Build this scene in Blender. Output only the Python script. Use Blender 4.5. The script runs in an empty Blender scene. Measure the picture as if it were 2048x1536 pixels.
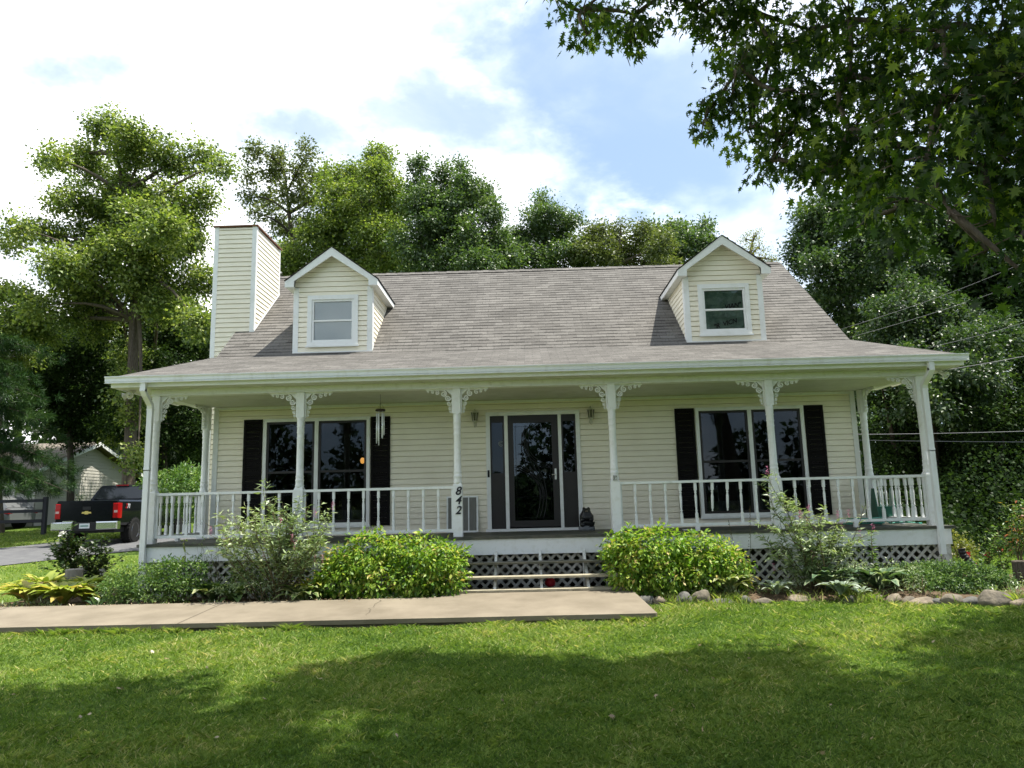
import bpy, math, random
import numpy as np
from mathutils import Vector, Matrix

# ------------------------------------------------------------------ camera, sky, sun, exposure
SC = bpy.context.scene
COL = SC.collection
rng = np.random.default_rng(11)
random.seed(5)
R = math.radians

CAM = np.array([-0.1762, -12.1507, 0.5421]); FPX = 1463.75
def cam_axes(yaw, pitch, roll):
    cy, sy, cp, sp, cr, sr = math.cos(yaw), math.sin(yaw), math.cos(pitch), math.sin(pitch), math.cos(roll), math.sin(roll)
    f = np.array([sy*cp, cy*cp, sp]); r = np.array([cy, -sy, 0.0]); u = np.cross(r, f)
    return r*cr + u*sr, -r*sr + u*cr, f
CR, CU, CF = cam_axes(R(-0.8786), R(9.1257), R(-1.4014))
cd = bpy.data.cameras.new('camera'); cam = bpy.data.objects.new('camera', cd); COL.objects.link(cam)
cd.sensor_width = 36; cd.lens = FPX/2048*36; cd.clip_end = 2000; cd.clip_start = 0.05
cam.matrix_world = Matrix(((CR[0], CU[0], -CF[0], CAM[0]), (CR[1], CU[1], -CF[1], CAM[1]), (CR[2], CU[2], -CF[2], CAM[2]), (0, 0, 0, 1)))
SC.camera = cam

def at(px, py, Y):                       # the point of the photograph's pixel at depth Y
    d = CF + (px-1024)/FPX*CR - (py-768)/FPX*CU
    return CAM + d*((Y-CAM[1])/d[1])
def atz(px, py, z):
    d = CF + (px-1024)/FPX*CR - (py-768)/FPX*CU
    return CAM + d*((z-CAM[2])/d[2])
def raydir(px, py):
    d = CF + (px-1024)/FPX*CR - (py-768)/FPX*CU
    return d/np.linalg.norm(d)

SUN_EL, SUN_AZ = 68.5, 87.0              # azimuth from +Y towards +X
sdir = Vector((math.cos(R(SUN_EL))*math.sin(R(SUN_AZ)), math.cos(R(SUN_EL))*math.cos(R(SUN_AZ)), math.sin(R(SUN_EL))))
sl = bpy.data.lights.new('sun', 'SUN'); sl.energy = 5.0; sl.angle = R(0.53); sl.color = (1, .955, .86)
so = bpy.data.objects.new('sun', sl); COL.objects.link(so); so.location = (20, 0, 40)
so.rotation_euler = sdir.to_track_quat('Z', 'Y').to_euler()

SC.view_settings.view_transform = 'Standard'; SC.view_settings.look = 'None'
SC.view_settings.gamma = 1; SC.view_settings.exposure = 0.9
SC.cycles.max_bounces = 8; SC.cycles.transparent_max_bounces = 8; SC.cycles.diffuse_bounces = 4
SC.cycles.caustics_reflective = False; SC.cycles.caustics_refractive = False
SC.cycles.use_denoising = True

W = bpy.data.worlds.new("World"); SC.world = W; W.use_nodes = True
def build_world():
    nt = W.node_tree; nt.nodes.clear(); N = nt.nodes.new; L = nt.links.new
    out = N('ShaderNodeOutputWorld'); bg = N('ShaderNodeBackground'); L(bg.outputs[0], out.inputs[0])
    sky = N('ShaderNodeTexSky'); sky.sky_type = 'NISHITA'; sky.sun_disc = False
    sky.sun_elevation = R(SUN_EL); sky.sun_rotation = R(SUN_AZ); sky.air_density = 1.0; sky.dust_density = 1.6; sky.ozone_density = 1.0
    bg.inputs[1].default_value = 0.12
    tc = N('ShaderNodeTexCoord')
    def dot(v):
        n = N('ShaderNodeVectorMath'); n.operation = 'DOT_PRODUCT'; L(tc.outputs['Generated'], n.inputs[0]); n.inputs[1].default_value = v; return n.outputs['Value']
    def mth(op, a, b=None, clamp=False):
        n = N('ShaderNodeMath'); n.operation = op; n.use_clamp = clamp
        for i, s in enumerate((a, b)):
            if s is None: continue
            if isinstance(s, (int, float)): n.inputs[i].default_value = s
            else: L(s, n.inputs[i])
        return n.outputs[0]
    def noise(scale, det, rough, off=(0, 0, 0), dist=0.0):
        m = N('ShaderNodeMapping'); m.inputs['Location'].default_value = off; m.inputs['Scale'].default_value = (1, 1, 1.7); L(tc.outputs['Generated'], m.inputs[0])
        n = N('ShaderNodeTexNoise'); n.inputs['Scale'].default_value = scale; n.inputs['Detail'].default_value = det; n.inputs['Roughness'].default_value = rough
        n.inputs['Distortion'].default_value = dist; L(m.outputs[0], n.inputs['Vector']); return n.outputs['Fac']
    def ramp(v, a, b):
        n = N('ShaderNodeMapRange'); n.interpolation_type = 'SMOOTHSTEP'; n.inputs[1].default_value = a; n.inputs[2].default_value = b; L(v, n.inputs[0]); return n.outputs[0]
    # edge of the big cloud: a great circle through two points of the sky
    a, b = raydir(930, 20), raydir(1300, 430); nrm = np.cross(a, b); nrm /= np.linalg.norm(nrm)
    if nrm @ raydir(300, 100) < 0: nrm = -nrm
    big = noise(5.5, 9, .58, (3.1, 1.2, .4), .35); fine = noise(16, 6, .6, (0.3, 5.2, 1.4))
    v = mth('ADD', dot(tuple(nrm)), mth('MULTIPLY', mth('SUBTRACT', big, .5), .55))
    v = mth('ADD', v, mth('MULTIPLY', mth('SUBTRACT', fine, .5), .16))
    front = mth('MULTIPLY', ramp(v, -.075, .12), 1.0)
    veil = mth('MULTIPLY', ramp(noise(3.2, 7, .55, (1.7, .3, 2.2), .3), .34, .70), .46)
    thin = mth('MULTIPLY', ramp(noise(2.6, 7, .6, (5.2, 2.1, .7), .5), .30, .60), .85)
    front = mth('MULTIPLY', front, mth('ADD', mth('MULTIPLY', thin, .66), .34))
    fac = mth('MAXIMUM', front, veil, True)
    fac = mth('MINIMUM', fac, 1.0, True)
    mix = N('ShaderNodeMix'); mix.data_type = 'RGBA'; L(fac, mix.inputs['Factor'])
    # clear sky with whitish summer haze, then clouds
    hz = N('ShaderNodeMix'); hz.data_type = 'RGBA'; hz.inputs['Factor'].default_value = .42; L(sky.outputs[0], hz.inputs['A']); hz.inputs['B'].default_value = (4.6, 5.9, 7.8, 1)
    dm = N('ShaderNodeMix'); dm.data_type = 'RGBA'; dm.blend_type = 'MULTIPLY'; dm.inputs['Factor'].default_value = 1; L(hz.outputs['Result'], dm.inputs['A']); dm.inputs['B'].default_value = (.76, .80, .81, 1)
    L(dm.outputs['Result'], mix.inputs['A'])
    shade = N('ShaderNodeMix'); shade.data_type = 'RGBA'; L(ramp(noise(4.2, 6, .55, (2.2, 7.1, .2)), .36, .56), shade.inputs['Factor'])
    shade.inputs['A'].default_value = (4.4, 5.0, 5.5, 1); shade.inputs['B'].default_value = (13.6, 13.5, 13.3, 1)
    L(shade.outputs['Result'], mix.inputs['B']); L(mix.outputs['Result'], bg.inputs[0])
build_world()

# ------------------------------------------------------------------ materials
MATS = {}
def mat(name, color, rough=.6, spec=.4, metal=0, noise=None, bump=None, color2=None, nscale=6, coord='Object', stretch=None, coat=0, detail=6, lo=.35, hi=.65):
    m = bpy.data.materials.new(name); m.use_nodes = True; nt = m.node_tree; N = nt.nodes.new; L = nt.links.new
    p = nt.nodes['Principled BSDF']; p.inputs['Roughness'].default_value = rough; p.inputs['Specular IOR Level'].default_value = spec; p.inputs['Metallic'].default_value = metal
    p.inputs['Coat Weight'].default_value = coat
    col = tuple(color)+(1,); p.inputs['Base Color'].default_value = col
    if color2 or bump:
        tc = N('ShaderNodeTexCoord'); mp = N('ShaderNodeMapping'); L(tc.outputs[coord], mp.inputs[0])
        if stretch: mp.inputs['Scale'].default_value = stretch
    if color2:
        n = N('ShaderNodeTexNoise'); n.inputs['Scale'].default_value = nscale; n.inputs['Detail'].default_value = detail; n.inputs['Roughness'].default_value = .62; L(mp.outputs[0], n.inputs['Vector'])
        r = N('ShaderNodeValToRGB'); r.color_ramp.elements[0].position = lo; r.color_ramp.elements[1].position = hi
        r.color_ramp.elements[0].color = col; r.color_ramp.elements[1].color = tuple(color2)+(1,); L(n.outputs['Fac'], r.inputs[0]); L(r.outputs[0], p.inputs['Base Color'])
    if bump:
        n2 = N('ShaderNodeTexNoise'); n2.inputs['Scale'].default_value = bump[0]; n2.inputs['Detail'].default_value = 5; L(mp.outputs[0], n2.inputs['Vector'])
        b = N('ShaderNodeBump'); b.inputs['Strength'].default_value = bump[1]; b.inputs['Distance'].default_value = bump[2]; L(n2.outputs['Fac'], b.inputs['Height']); L(b.outputs[0], p.inputs['Normal'])
    MATS[name] = m; return m

def leafmat(name, stops, trans=.4, gloss=.06, rough=.4, tint=(1.15, 1.25, .5)):
    """leaf colours picked per leaf (attribute lv) from a ramp; thin leaves let light through"""
    m = bpy.data.materials.new(name); m.use_nodes = True; nt = m.node_tree; nt.nodes.clear(); N = nt.nodes.new; L = nt.links.new
    out = N('ShaderNodeOutputMaterial'); at_ = N('ShaderNodeAttribute'); at_.attribute_name = 'lv'
    r = N('ShaderNodeValToRGB'); cr = r.color_ramp
    while len(cr.elements) < len(stops): cr.elements.new(.5)
    for e, (p, c) in zip(cr.elements, stops): e.position = p; e.color = tuple(c)+(1,)
    L(at_.outputs['Fac'], r.inputs[0])
    d = N('ShaderNodeBsdfDiffuse'); L(r.outputs[0], d.inputs[0])
    t = N('ShaderNodeBsdfTranslucent'); mm = N('ShaderNodeMix'); mm.data_type = 'RGBA'; mm.blend_type = 'MULTIPLY'; mm.inputs['Factor'].default_value = 1
    L(r.outputs[0], mm.inputs['A']); mm.inputs['B'].default_value = tuple(tint)+(1,); L(mm.outputs['Result'], t.inputs[0])
    g = N('ShaderNodeBsdfGlossy'); g.inputs['Roughness'].default_value = rough
    m1 = N('ShaderNodeMixShader'); m1.inputs[0].default_value = trans; L(d.outputs[0], m1.inputs[1]); L(t.outputs[0], m1.inputs[2])
    m2 = N('ShaderNodeMixShader'); m2.inputs[0].default_value = gloss; L(m1.outputs[0], m2.inputs[1]); L(g.outputs[0], m2.inputs[2])
    L(m2.outputs[0], out.inputs[0]); MATS[name] = m; return m

def glassmat(name, tint=(.35, .38, .38), minf=.05, gl=(.9, .95, 1, 1)):
    m = bpy.data.materials.new(name); m.use_nodes = True; nt = m.node_tree; nt.nodes.clear(); N = nt.nodes.new; L = nt.links.new
    out = N('ShaderNodeOutputMaterial'); tr = N('ShaderNodeBsdfTransparent'); tr.inputs[0].default_value = tuple(tint)+(1,)
    g = N('ShaderNodeBsdfGlossy'); g.inputs['Roughness'].default_value = .015; g.inputs[0].default_value = gl
    f = N('ShaderNodeFresnel'); f.inputs[0].default_value = 1.5
    a = N('ShaderNodeMath'); a.operation = 'ADD'; a.inputs[1].default_value = minf; L(f.outputs[0], a.inputs[0])
    tc = N('ShaderNodeTexCoord'); n = N('ShaderNodeTexNoise'); n.inputs['Scale'].default_value = 1.6; n.inputs['Detail'].default_value = 1; L(tc.outputs['Object'], n.inputs['Vector'])
    b = N('ShaderNodeBump'); b.inputs['Strength'].default_value = .022; b.inputs['Distance'].default_value = .05; L(n.outputs['Fac'], b.inputs['Height']); L(b.outputs[0], g.inputs['Normal'])
    mx = N('ShaderNodeMixShader'); L(a.outputs[0], mx.inputs[0]); L(tr.outputs[0], mx.inputs[1]); L(g.outputs[0], mx.inputs[2]); L(mx.outputs[0], out.inputs[0])
    MATS[name] = m; return m

WHITE = mat('white_paint', (.80, .81, .81), .55, .35, color2=(.66, .66, .62), nscale=9, lo=.5, hi=.8)
TRIMW = mat('trim_white', (.80, .81, .80), .5, .4, color2=(.68, .68, .64), nscale=5, lo=.5, hi=.8)
VINYL = mat('cream_vinyl', (.87, .815, .675), .5, .35, color2=(.79, .73, .59), nscale=2.2, lo=.35, hi=.75, bump=(60, .05, .01))
WEATH = mat('weathered_white', (.62, .63, .60), .7, .3, color2=(.36, .36, .32), nscale=14, lo=.5, hi=.72)
ALUM = mat('gutter_white', (.80, .81, .82), .35, .5, color2=(.66, .66, .63), nscale=7, stretch=(1, 1, .3), lo=.5, hi=.8)
DARK = mat('shutter_brown', (.006, .005, .005), .7, .12)
BRONZE = mat('dark_bronze', (.018, .014, .013), .42, .4)
DECKP = mat('deck_paint', (.055, .060, .048), .6, .3, color2=(.12, .11, .085), nscale=6, stretch=(1, 8, 1), lo=.4, hi=.75)
TREADP = mat('worn_tread', (.42, .38, .28), .75, .2, color2=(.25, .23, .17), nscale=8, stretch=(1, 6, 1))
LATT = mat('lattice_white', (.60, .59, .55), .7, .2, color2=(.42, .41, .37), nscale=10)
CONC = mat('concrete', (.235, .200, .150), .9, .15, color2=(.150, .126, .092), nscale=1.7, lo=.32, hi=.74, bump=(90, .25, .01), detail=10)
ASPH = mat('asphalt', (.10, .10, .105), .9, .2, color2=(.14, .14, .14), nscale=3, bump=(120, .3, .01))
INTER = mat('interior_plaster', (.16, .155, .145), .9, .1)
BLACK = mat('black_plastic', (.01, .01, .011), .5, .3)
GLASS = glassmat('window_glass', (.44, .47, .47), .0, (.62, .68, .76, 1))
GLASSC = glassmat('clear_glass', (.97, .985, .98), .01)
BARK = mat('bark', (.085, .066, .05), .95, .1, color2=(.15, .125, .10), nscale=9, stretch=(3, 3, .6), bump=(14, .5, .05))
BARKD = mat('dark_bark', (.05, .04, .032), .95, .1, color2=(.09, .075, .06), nscale=9, stretch=(3, 3, .6), bump=(14, .5, .05))
STEM = mat('stem', (.09, .085, .04), .9, .1, color2=(.16, .12, .07), nscale=20)

def roof_material():
    m = bpy.data.materials.new('asphalt_shingle'); m.use_nodes = True; nt = m.node_tree; N = nt.nodes.new; L = nt.links.new
    p = nt.nodes['Principled BSDF']; p.inputs['Roughness'].default_value = .92; p.inputs['Specular IOR Level'].default_value = .2
    uv = N('ShaderNodeUVMap'); uv.uv_map = 'uv'
    b = N('ShaderNodeTexBrick'); b.offset = .5; b.offset_frequency = 2; b.inputs['Scale'].default_value = 1; b.inputs['Brick Width'].default_value = .30; b.inputs['Row Height'].default_value = 1
    b.inputs['Mortar Size'].default_value = .005; b.inputs['Mortar Smooth'].default_value = .3; b.inputs['Bias'].default_value = 0
    b.inputs['Color1'].default_value = (.112, .105, .096, 1); b.inputs['Color2'].default_value = (.156, .147, .135, 1); b.inputs['Mortar'].default_value = (.08, .076, .07, 1)
    L(uv.outputs[0], b.inputs['Vector'])
    tc = N('ShaderNodeTexCoord'); n = N('ShaderNodeTexNoise'); n.inputs['Scale'].default_value = 1.1; n.inputs['Detail'].default_value = 8; n.inputs['Roughness'].default_value = .65; L(tc.outputs['Object'], n.inputs['Vector'])
    r = N('ShaderNodeMapRange'); r.inputs[1].default_value = .3; r.inputs[2].default_value = .7; r.inputs[3].default_value = .82; r.inputs[4].default_value = 1.14; L(n.outputs['Fac'], r.inputs[0])
    g = N('ShaderNodeTexNoise'); g.inputs['Scale'].default_value = 45; g.inputs['Detail'].default_value = 3; L(tc.outputs['Object'], g.inputs['Vector'])
    r2 = N('ShaderNodeMapRange'); r2.inputs[1].default_value = .3; r2.inputs[2].default_value = .7; r2.inputs[3].default_value = .75; r2.inputs[4].default_value = 1.25; L(g.outputs['Fac'], r2.inputs[0])
    mu = N('ShaderNodeMath'); mu.operation = 'MULTIPLY'; L(r.outputs[0], mu.inputs[0]); L(r2.outputs[0], mu.inputs[1])
    b2 = N('ShaderNodeTexBrick'); b2.offset = .37; b2.offset_frequency = 3; b2.inputs['Scale'].default_value = 1; b2.inputs['Brick Width'].default_value = .21; b2.inputs['Row Height'].default_value = 1; b2.inputs['Mortar Size'].default_value = 0
    b2.inputs['Color1'].default_value = (0, 0, 0, 1); b2.inputs['Color2'].default_value = (1, 1, 1, 1); L(uv.outputs[0], b2.inputs['Vector'])
    sx = N('ShaderNodeSeparateXYZ'); L(uv.outputs[0], sx.inputs[0]); fr = N('ShaderNodeMath'); fr.operation = 'FRACT'; L(sx.outputs[1], fr.inputs[0])
    lt = N('ShaderNodeMapRange'); lt.inputs[1].default_value = .30; lt.inputs[2].default_value = .20; L(fr.outputs[0], lt.inputs[0])       # dark granule band at the butt, painting in the shadow of thicker tabs
    th = N('ShaderNodeMapRange'); th.inputs[1].default_value = .42; th.inputs[2].default_value = .66; th.inputs[3].default_value = .10; th.inputs[4].default_value = .58; L(b2.outputs['Color'], th.inputs[0])
    bd = N('ShaderNodeMath'); bd.operation = 'MULTIPLY'; L(lt.outputs[0], bd.inputs[0]); L(th.outputs[0], bd.inputs[1]); iv = N('ShaderNodeMath'); iv.operation = 'SUBTRACT'; iv.inputs[0].default_value = 1; L(bd.outputs[0], iv.inputs[1])
    m3 = N('ShaderNodeMath'); m3.operation = 'MULTIPLY'; L(mu.outputs[0], m3.inputs[0]); L(iv.outputs[0], m3.inputs[1]); mu = m3
    mx = N('ShaderNodeVectorMath'); mx.operation = 'SCALE'; L(b.outputs['Color'], mx.inputs[0]); L(mu.outputs[0], mx.inputs['Scale']); L(mx.outputs[0], p.inputs['Base Color'])
    bp = N('ShaderNodeBump'); bp.inputs['Strength'].default_value = .4; bp.inputs['Distance'].default_value = .01; L(g.outputs['Fac'], bp.inputs['Height']); L(bp.outputs[0], p.inputs['Normal'])
    return m
SHING = roof_material()

# ------------------------------------------------------------------ mesh helpers
class MB:
    def __init__(s): s.v = []; s.f = []; s.m = []; s.sm = []; s.uv = []
    def add(s, vs, fs, m=0, sm=False, uv=None):
        o = len(s.v); s.v += [tuple(map(float, v)) for v in vs]
        s.uv += list(uv) if uv is not None else [(0, 0)]*len(vs)
        for f in fs: s.f.append(tuple(i+o for i in f)); s.m.append(m); s.sm.append(sm)
        return s
    def box(s, x0, x1, y0, y1, z0, z1, m=0):
        return s.add([(x0,y0,z0),(x1,y0,z0),(x1,y1,z0),(x0,y1,z0),(x0,y0,z1),(x1,y0,z1),(x1,y1,z1),(x0,y1,z1)],
                     [(0,3,2,1),(4,5,6,7),(0,1,5,4),(1,2,6,5),(2,3,7,6),(3,0,4,7)], m)
    def obox(s, c, ax, ay, az, hx, hy, hz, m=0):      # oriented box
        c, ax, ay, az = map(np.array, (c, ax, ay, az)); vs = []
        for k in (-1, 1):
            for j, i in ((-1,-1),(-1,1),(1,1),(1,-1)): vs.append(c+ax*hx*i+ay*hy*j+az*hz*k)
        return s.add(vs, [(0,3,2,1),(4,5,6,7),(0,1,5,4),(1,2,6,5),(2,3,7,6),(3,0,4,7)], m)
    def prism(s, poly, d, m=0, sm=False):             # poly: 3D points of one face, d: extrusion vector
        n = len(poly); d = np.array(d); P = [np.array(p, float) for p in poly]
        return s.add(P+[p+d for p in P], [tuple(range(n))[::-1], tuple(range(n, 2*n))]+[(i, (i+1) % n, n+(i+1) % n, n+i) for i in range(n)], m, sm)
    def tube(s, pts, r, n=8, m=0, cap=True, sm=True):
        pts = [np.array(p, float) for p in pts]; rr = r if hasattr(r, '__len__') else [r]*len(pts); vs = []; fs = []
        prev = None
        for i, p in enumerate(pts):
            t = pts[min(i+1, len(pts)-1)]-pts[max(i-1, 0)]; t = t/(np.linalg.norm(t)+1e-9)
            if prev is None: a = np.cross(t, (0, 0, 1) if abs(t[2]) < .9 else (1, 0, 0))
            else: a = prev-t*(prev@t)
            a = a/(np.linalg.norm(a)+1e-9); prev = a; b = np.cross(t, a)
            for k in range(n): an = 2*math.pi*k/n; vs.append(p+(a*math.cos(an)+b*math.sin(an))*rr[i])
        for i in range(len(pts)-1):
            for k in range(n): fs.append((i*n+k, i*n+(k+1) % n, (i+1)*n+(k+1) % n, (i+1)*n+k))
        if cap: fs += [tuple(range(n))[::-1], tuple(range((len(pts)-1)*n, len(pts)*n))]
        return s.add(vs, fs, m, sm)
    def lathe(s, prof, c=(0, 0, 0), n=14, m=0, sm=True):
        vs = []; fs = []; c = np.array(c, float)
        for r, z in prof:
            for k in range(n): a = 2*math.pi*k/n; vs.append(c+np.array((r*math.cos(a), r*math.sin(a), z)))
        for i in range(len(prof)-1):
            for k in range(n): fs.append((i*n+k, i*n+(k+1) % n, (i+1)*n+(k+1) % n, (i+1)*n+k))
        fs += [tuple(range(n))[::-1], tuple(range((len(prof)-1)*n, len(prof)*n))]
        return s.add(vs, fs, m, sm)
    def build(s, name, mats, parent=None, **kw):
        me = bpy.data.meshes.new(name); off = np.zeros(3)
        if parent is not None and not kw.pop('local', False): off = np.array(world_loc(parent))
        me.from_pydata([tuple(np.array(v)-off) for v in s.v], [], s.f)
        for mm in (mats if isinstance(mats, (list, tuple)) else [mats]): me.materials.append(mm)
        me.polygons.foreach_set('material_index', s.m); me.polygons.foreach_set('use_smooth', s.sm)
        if any(u != (0, 0) for u in s.uv):
            l = me.uv_layers.new(name='uv'); idx = np.zeros(len(me.loops), 'i'); me.loops.foreach_get('vertex_index', idx)
            l.data.foreach_set('uv', np.array(s.uv, 'f')[idx].ravel())
        me.update(); return link(name, me, parent, **kw)

def world_loc(o):
    l = Vector((0, 0, 0))
    while o is not None: l = l+o.location; o = o.parent
    return l
def link(name, data, parent=None, label=None, cat=None, group=None, kind=None, loc=None):
    o = bpy.data.objects.new(name, data); COL.objects.link(o)
    if parent is not None: o.parent = parent
    if loc is not None: o.location = loc
    if label: o['label'] = label
    if cat: o['category'] = cat
    if group: o['group'] = group
    if kind: o['kind'] = kind
    return o
def thing(name, label, cat, loc=(0, 0, 0), group=None): return link(name, None, None, label, cat, group, None, tuple(float(x) for x in loc))
def copy_tree(o, parent=None):
    c = o.copy(); COL.objects.link(c)
    if parent is not None: c.parent = parent
    for ch in list(o.children): copy_tree(ch, c)
    return c

# leaves: many copies of one small template in a single mesh
def tmpl(name):
    if name == 'oval':  return np.array([(0,0,0),(.5,.26,.05),(1,0,-.04),(.5,-.26,.05)]), [(0,3,2,1)]
    if name == 'lance': return np.array([(0,0,0),(.42,.13,.03),(1,0,-.12),(.42,-.13,.03)]), [(0,3,2,1)]
    if name == 'needle': return np.array([(0,0,0),(.5,.035,.0),(1,0,-.05),(.5,-.035,.0)]), [(0,3,2,1)]
    if name == 'clump': return np.array([(0,0,0),(.35,.42,.06),(.62,.16,.0),(1,.1,-.10),(.70,-.12,.0),(.45,-.45,.06)]), [(0,5,4,2,1),(4,3,2)]
    if name == 'maple':                           # deeply cut five-lobed leaf
        pts = [(0,0,0),(.10,.05,.0),(.00,.30,-.03),(.22,.15,.01),(.34,.50,-.06),(.43,.17,.01),(.66,.36,-.04),(.64,.10,.02),(1.05,0,-.10)]
        pts += [(x, -y, z) for x, y, z in pts[1:8][::-1]]
        v = np.array(pts); c = np.array([[.38, 0, .03]]); v = np.vstack([v, c]); n = 16
        return v, [(i, (i+1) % n, n)[::-1] for i in range(n)]
def leaves(name, P, D, size, template, mats, parent, lv, up=.8, kind=None, jitter=.6, flip=False):
    """P positions, D rough pointing directions, size per leaf, lv colour value per leaf"""
    T, F = tmpl(template); n = len(P); k = len(T)
    d = D+rng.normal(0, jitter, (n, 3)); d /= np.linalg.norm(d, axis=1)[:, None]+1e-9
    upv = np.zeros((n, 3)); upv[:, 2] = up; upv += rng.normal(0, .42, (n, 3))
    b = np.cross(upv, d); b /= np.linalg.norm(b, axis=1)[:, None]+1e-9; nn = np.cross(d, b)
    wv = rng.uniform(.5, 1.15, n)[:, None, None]; cv = rng.uniform(-.5, 3.2, n)[:, None, None]      # no two leaves equally broad or curled
    V = P[:, None, :]+size[:, None, None]*(T[None, :, 0, None]*d[:, None, :]+wv*T[None, :, 1, None]*b[:, None, :]+cv*T[None, :, 2, None]*nn[:, None, :])
    V = V.reshape(-1, 3)
    if parent is not None: V = V-np.array(world_loc(parent))
    me = bpy.data.meshes.new(name); nf = len(F); ls = np.array([len(f) for f in F])
    idx = np.concatenate([np.array(f) for f in F]); loops = (idx[None, :]+(np.arange(n)*k)[:, None]).ravel()
    tot = np.tile(ls, n); start = np.concatenate([[0], np.cumsum(tot)[:-1]])
    me.vertices.add(n*k); me.loops.add(len(loops)); me.polygons.add(n*nf)
    me.vertices.foreach_set('co', V.astype('f').ravel()); me.loops.foreach_set('vertex_index', loops.astype('i')); me.polygons.foreach_set('loop_start', start.astype('i'))
    try: me.polygons.foreach_set('loop_total', tot.astype('i'))
    except Exception: pass
    a = me.attributes.new('lv', 'FLOAT', 'POINT'); a.data.foreach_set('value', np.repeat(lv, k).astype('f'))
    for mm in (mats if isinstance(mats, (list, tuple)) else [mats]): me.materials.append(mm)
    me.update(calc_edges=True); return link(name, me, parent, kind=kind)

def unit(n):
    d = rng.normal(0, 1, (n, 3)); return d/np.linalg.norm(d, axis=1)[:, None]
def blob_leaves(blobs, per_m2, size, clus=26, crad=.42, shell=.3, spread=.35):
    """blobs: (x,y,z,rx,ry,rz). Leaves gathered in twig clusters near each blob's surface"""
    Ps, Ds, Ls = [], [], []
    for bl in blobs:
        c = np.array(bl[:3]); r = np.array(bl[3:6])
        area = 4*math.pi*((r[0]*r[1])**1.6/3+(r[0]*r[2])**1.6/3+(r[1]*r[2])**1.6/3)**(1/1.6)
        nl = max(int(area*per_m2), 30); nc = max(int(nl/clus), 3)
        d = unit(nc); rad = 1-np.abs(rng.normal(0, shell, nc)); rad = np.clip(rad, .1, 1.12)
        cc = c+d*r*rad[:, None]; tone = rng.normal(0, spread*.5, nc)
        k = rng.integers(0, nc, nl); q = rng.normal(0, crad*.55, (nl, 3)); q[:, 2] *= .7
        Ps.append(cc[k]+q); Ds.append(d[k]*.6+q/(np.linalg.norm(q, axis=1)[:, None]+1e-6)*.7+np.array((0, 0, -.25)))
        Ls.append(.5+tone[k]+rng.normal(0, spread*.55, nl))
    P = np.vstack(Ps); D = np.vstack(Ds); L = np.clip(np.concatenate(Ls), 0, 1)
    return P, D, L

def limb(mb, a, b, r0, r1, sag=.1, n=5, seg=6):
    a, b = np.array(a, float), np.array(b, float); L = np.linalg.norm(b-a); j = rng.normal(0, .06*L, 3); pts = []
    for i in range(n+1):
        t = i/n; p = a*(1-t)+b*t; w = math.sin(math.pi*t); p = p+j*w+np.array((0, 0, -sag*L*w*.5)); pts.append(p)
    mb.tube(pts, [r0*(1-i/n)+r1*i/n for i in range(n+1)], seg, cap=False); return pts

def tree(name, label, base, blobs, leafm, barkm, size=.2, per_m2=60, tr=.22, template='clump', group=None, clus=26, crad=.42, shell=.3, twigs=4, cat='tree', fork=None, spread=.35):
    t = thing(name, label, cat, base, group); big = blobs; blobs = []
    for b in big:                      # each bough breaks up into uneven sprays, some standing off the outline
        c = np.array(b[:3]); r = np.array(b[3:6]); blobs.append((*c, *(r*.62)))
        for _ in range(9):
            d = unit(1)[0]; k = rng.uniform(.20, .46); q = c+d*r*rng.uniform(.55, 1.08); blobs.append((*q, r[0]*k*rng.uniform(.8, 1.3), r[1]*k, r[2]*k*rng.uniform(.7, 1.2)))
    B = np.array([b[:3] for b in blobs]); top = B[B[:, 2].argmax()]; low = B[:, 2].min()
    mb = MB(); base = np.array(base, float)
    fork = np.array(fork) if fork is not None else np.array((base[0]*.5+B[:, 0].mean()*.5, base[1]*.5+B[:, 1].mean()*.5, low*.6+B[:, 2].mean()*.4))
    mid = base*.5+fork*.5+np.array((rng.normal(0, .12), rng.normal(0, .12), 0))
    stem = [base+np.array((0, 0, -.15)), base+np.array((0, 0, .4)), mid, fork]
    lead = [fork, fork*.5+top*.5, top]
    mb.tube(stem+lead[1:], [tr*1.35, tr, tr*.85, tr*.65, tr*.4, tr*.08], 9, cap=False)
    line = [fork*(1-k/6)+base*(k/6) for k in range(0, 2)]+[fork*(1-s)+top*s for s in (.25, .5, .75)]
    for b in big:
        c = np.array(b[:3]); cand = [p for p in line if p[2] < c[2]+.1] or [fork]
        p = min(cand, key=lambda q: np.linalg.norm(q-c)+abs(q[2]-(c[2]-np.linalg.norm((q-c)[:2])*.6))*.5)
        dist = np.linalg.norm(p-c)
        if dist < .2: continue
        limb(mb, p, c, min(tr*.42, .03+dist*.03), .02, sag=-.15)
        for _ in range(twigs):
            d = unit(1)[0]; limb(mb, c-d*.1, c+d*np.array(b[3:6])*rng.uniform(.7, 1.05), .018, .006, 0, 3, 4)
    mb.build('trunk', barkm, t)
    P, D, L = blob_leaves(blobs, per_m2, size, clus, crad, shell, spread)
    leaves('crown', P, D, size*rng.uniform(.6, 1.25, len(P)), template, leafm, t, L, up=.95, jitter=.6)
    return t
def pxblobs(lst, Y, depth=.8, jy=.6):
    out = []
    for b in lst:
        px, py, rp = b[:3]; yy = Y+(rng.normal(0, jy) if len(b) < 4 else b[3]); c = at(px, py, yy); s = (c-CAM)@CF/FPX; r = rp*s
        out.append((c[0], c[1], c[2], r, r*depth+.25, r*.9))
    return out

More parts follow.
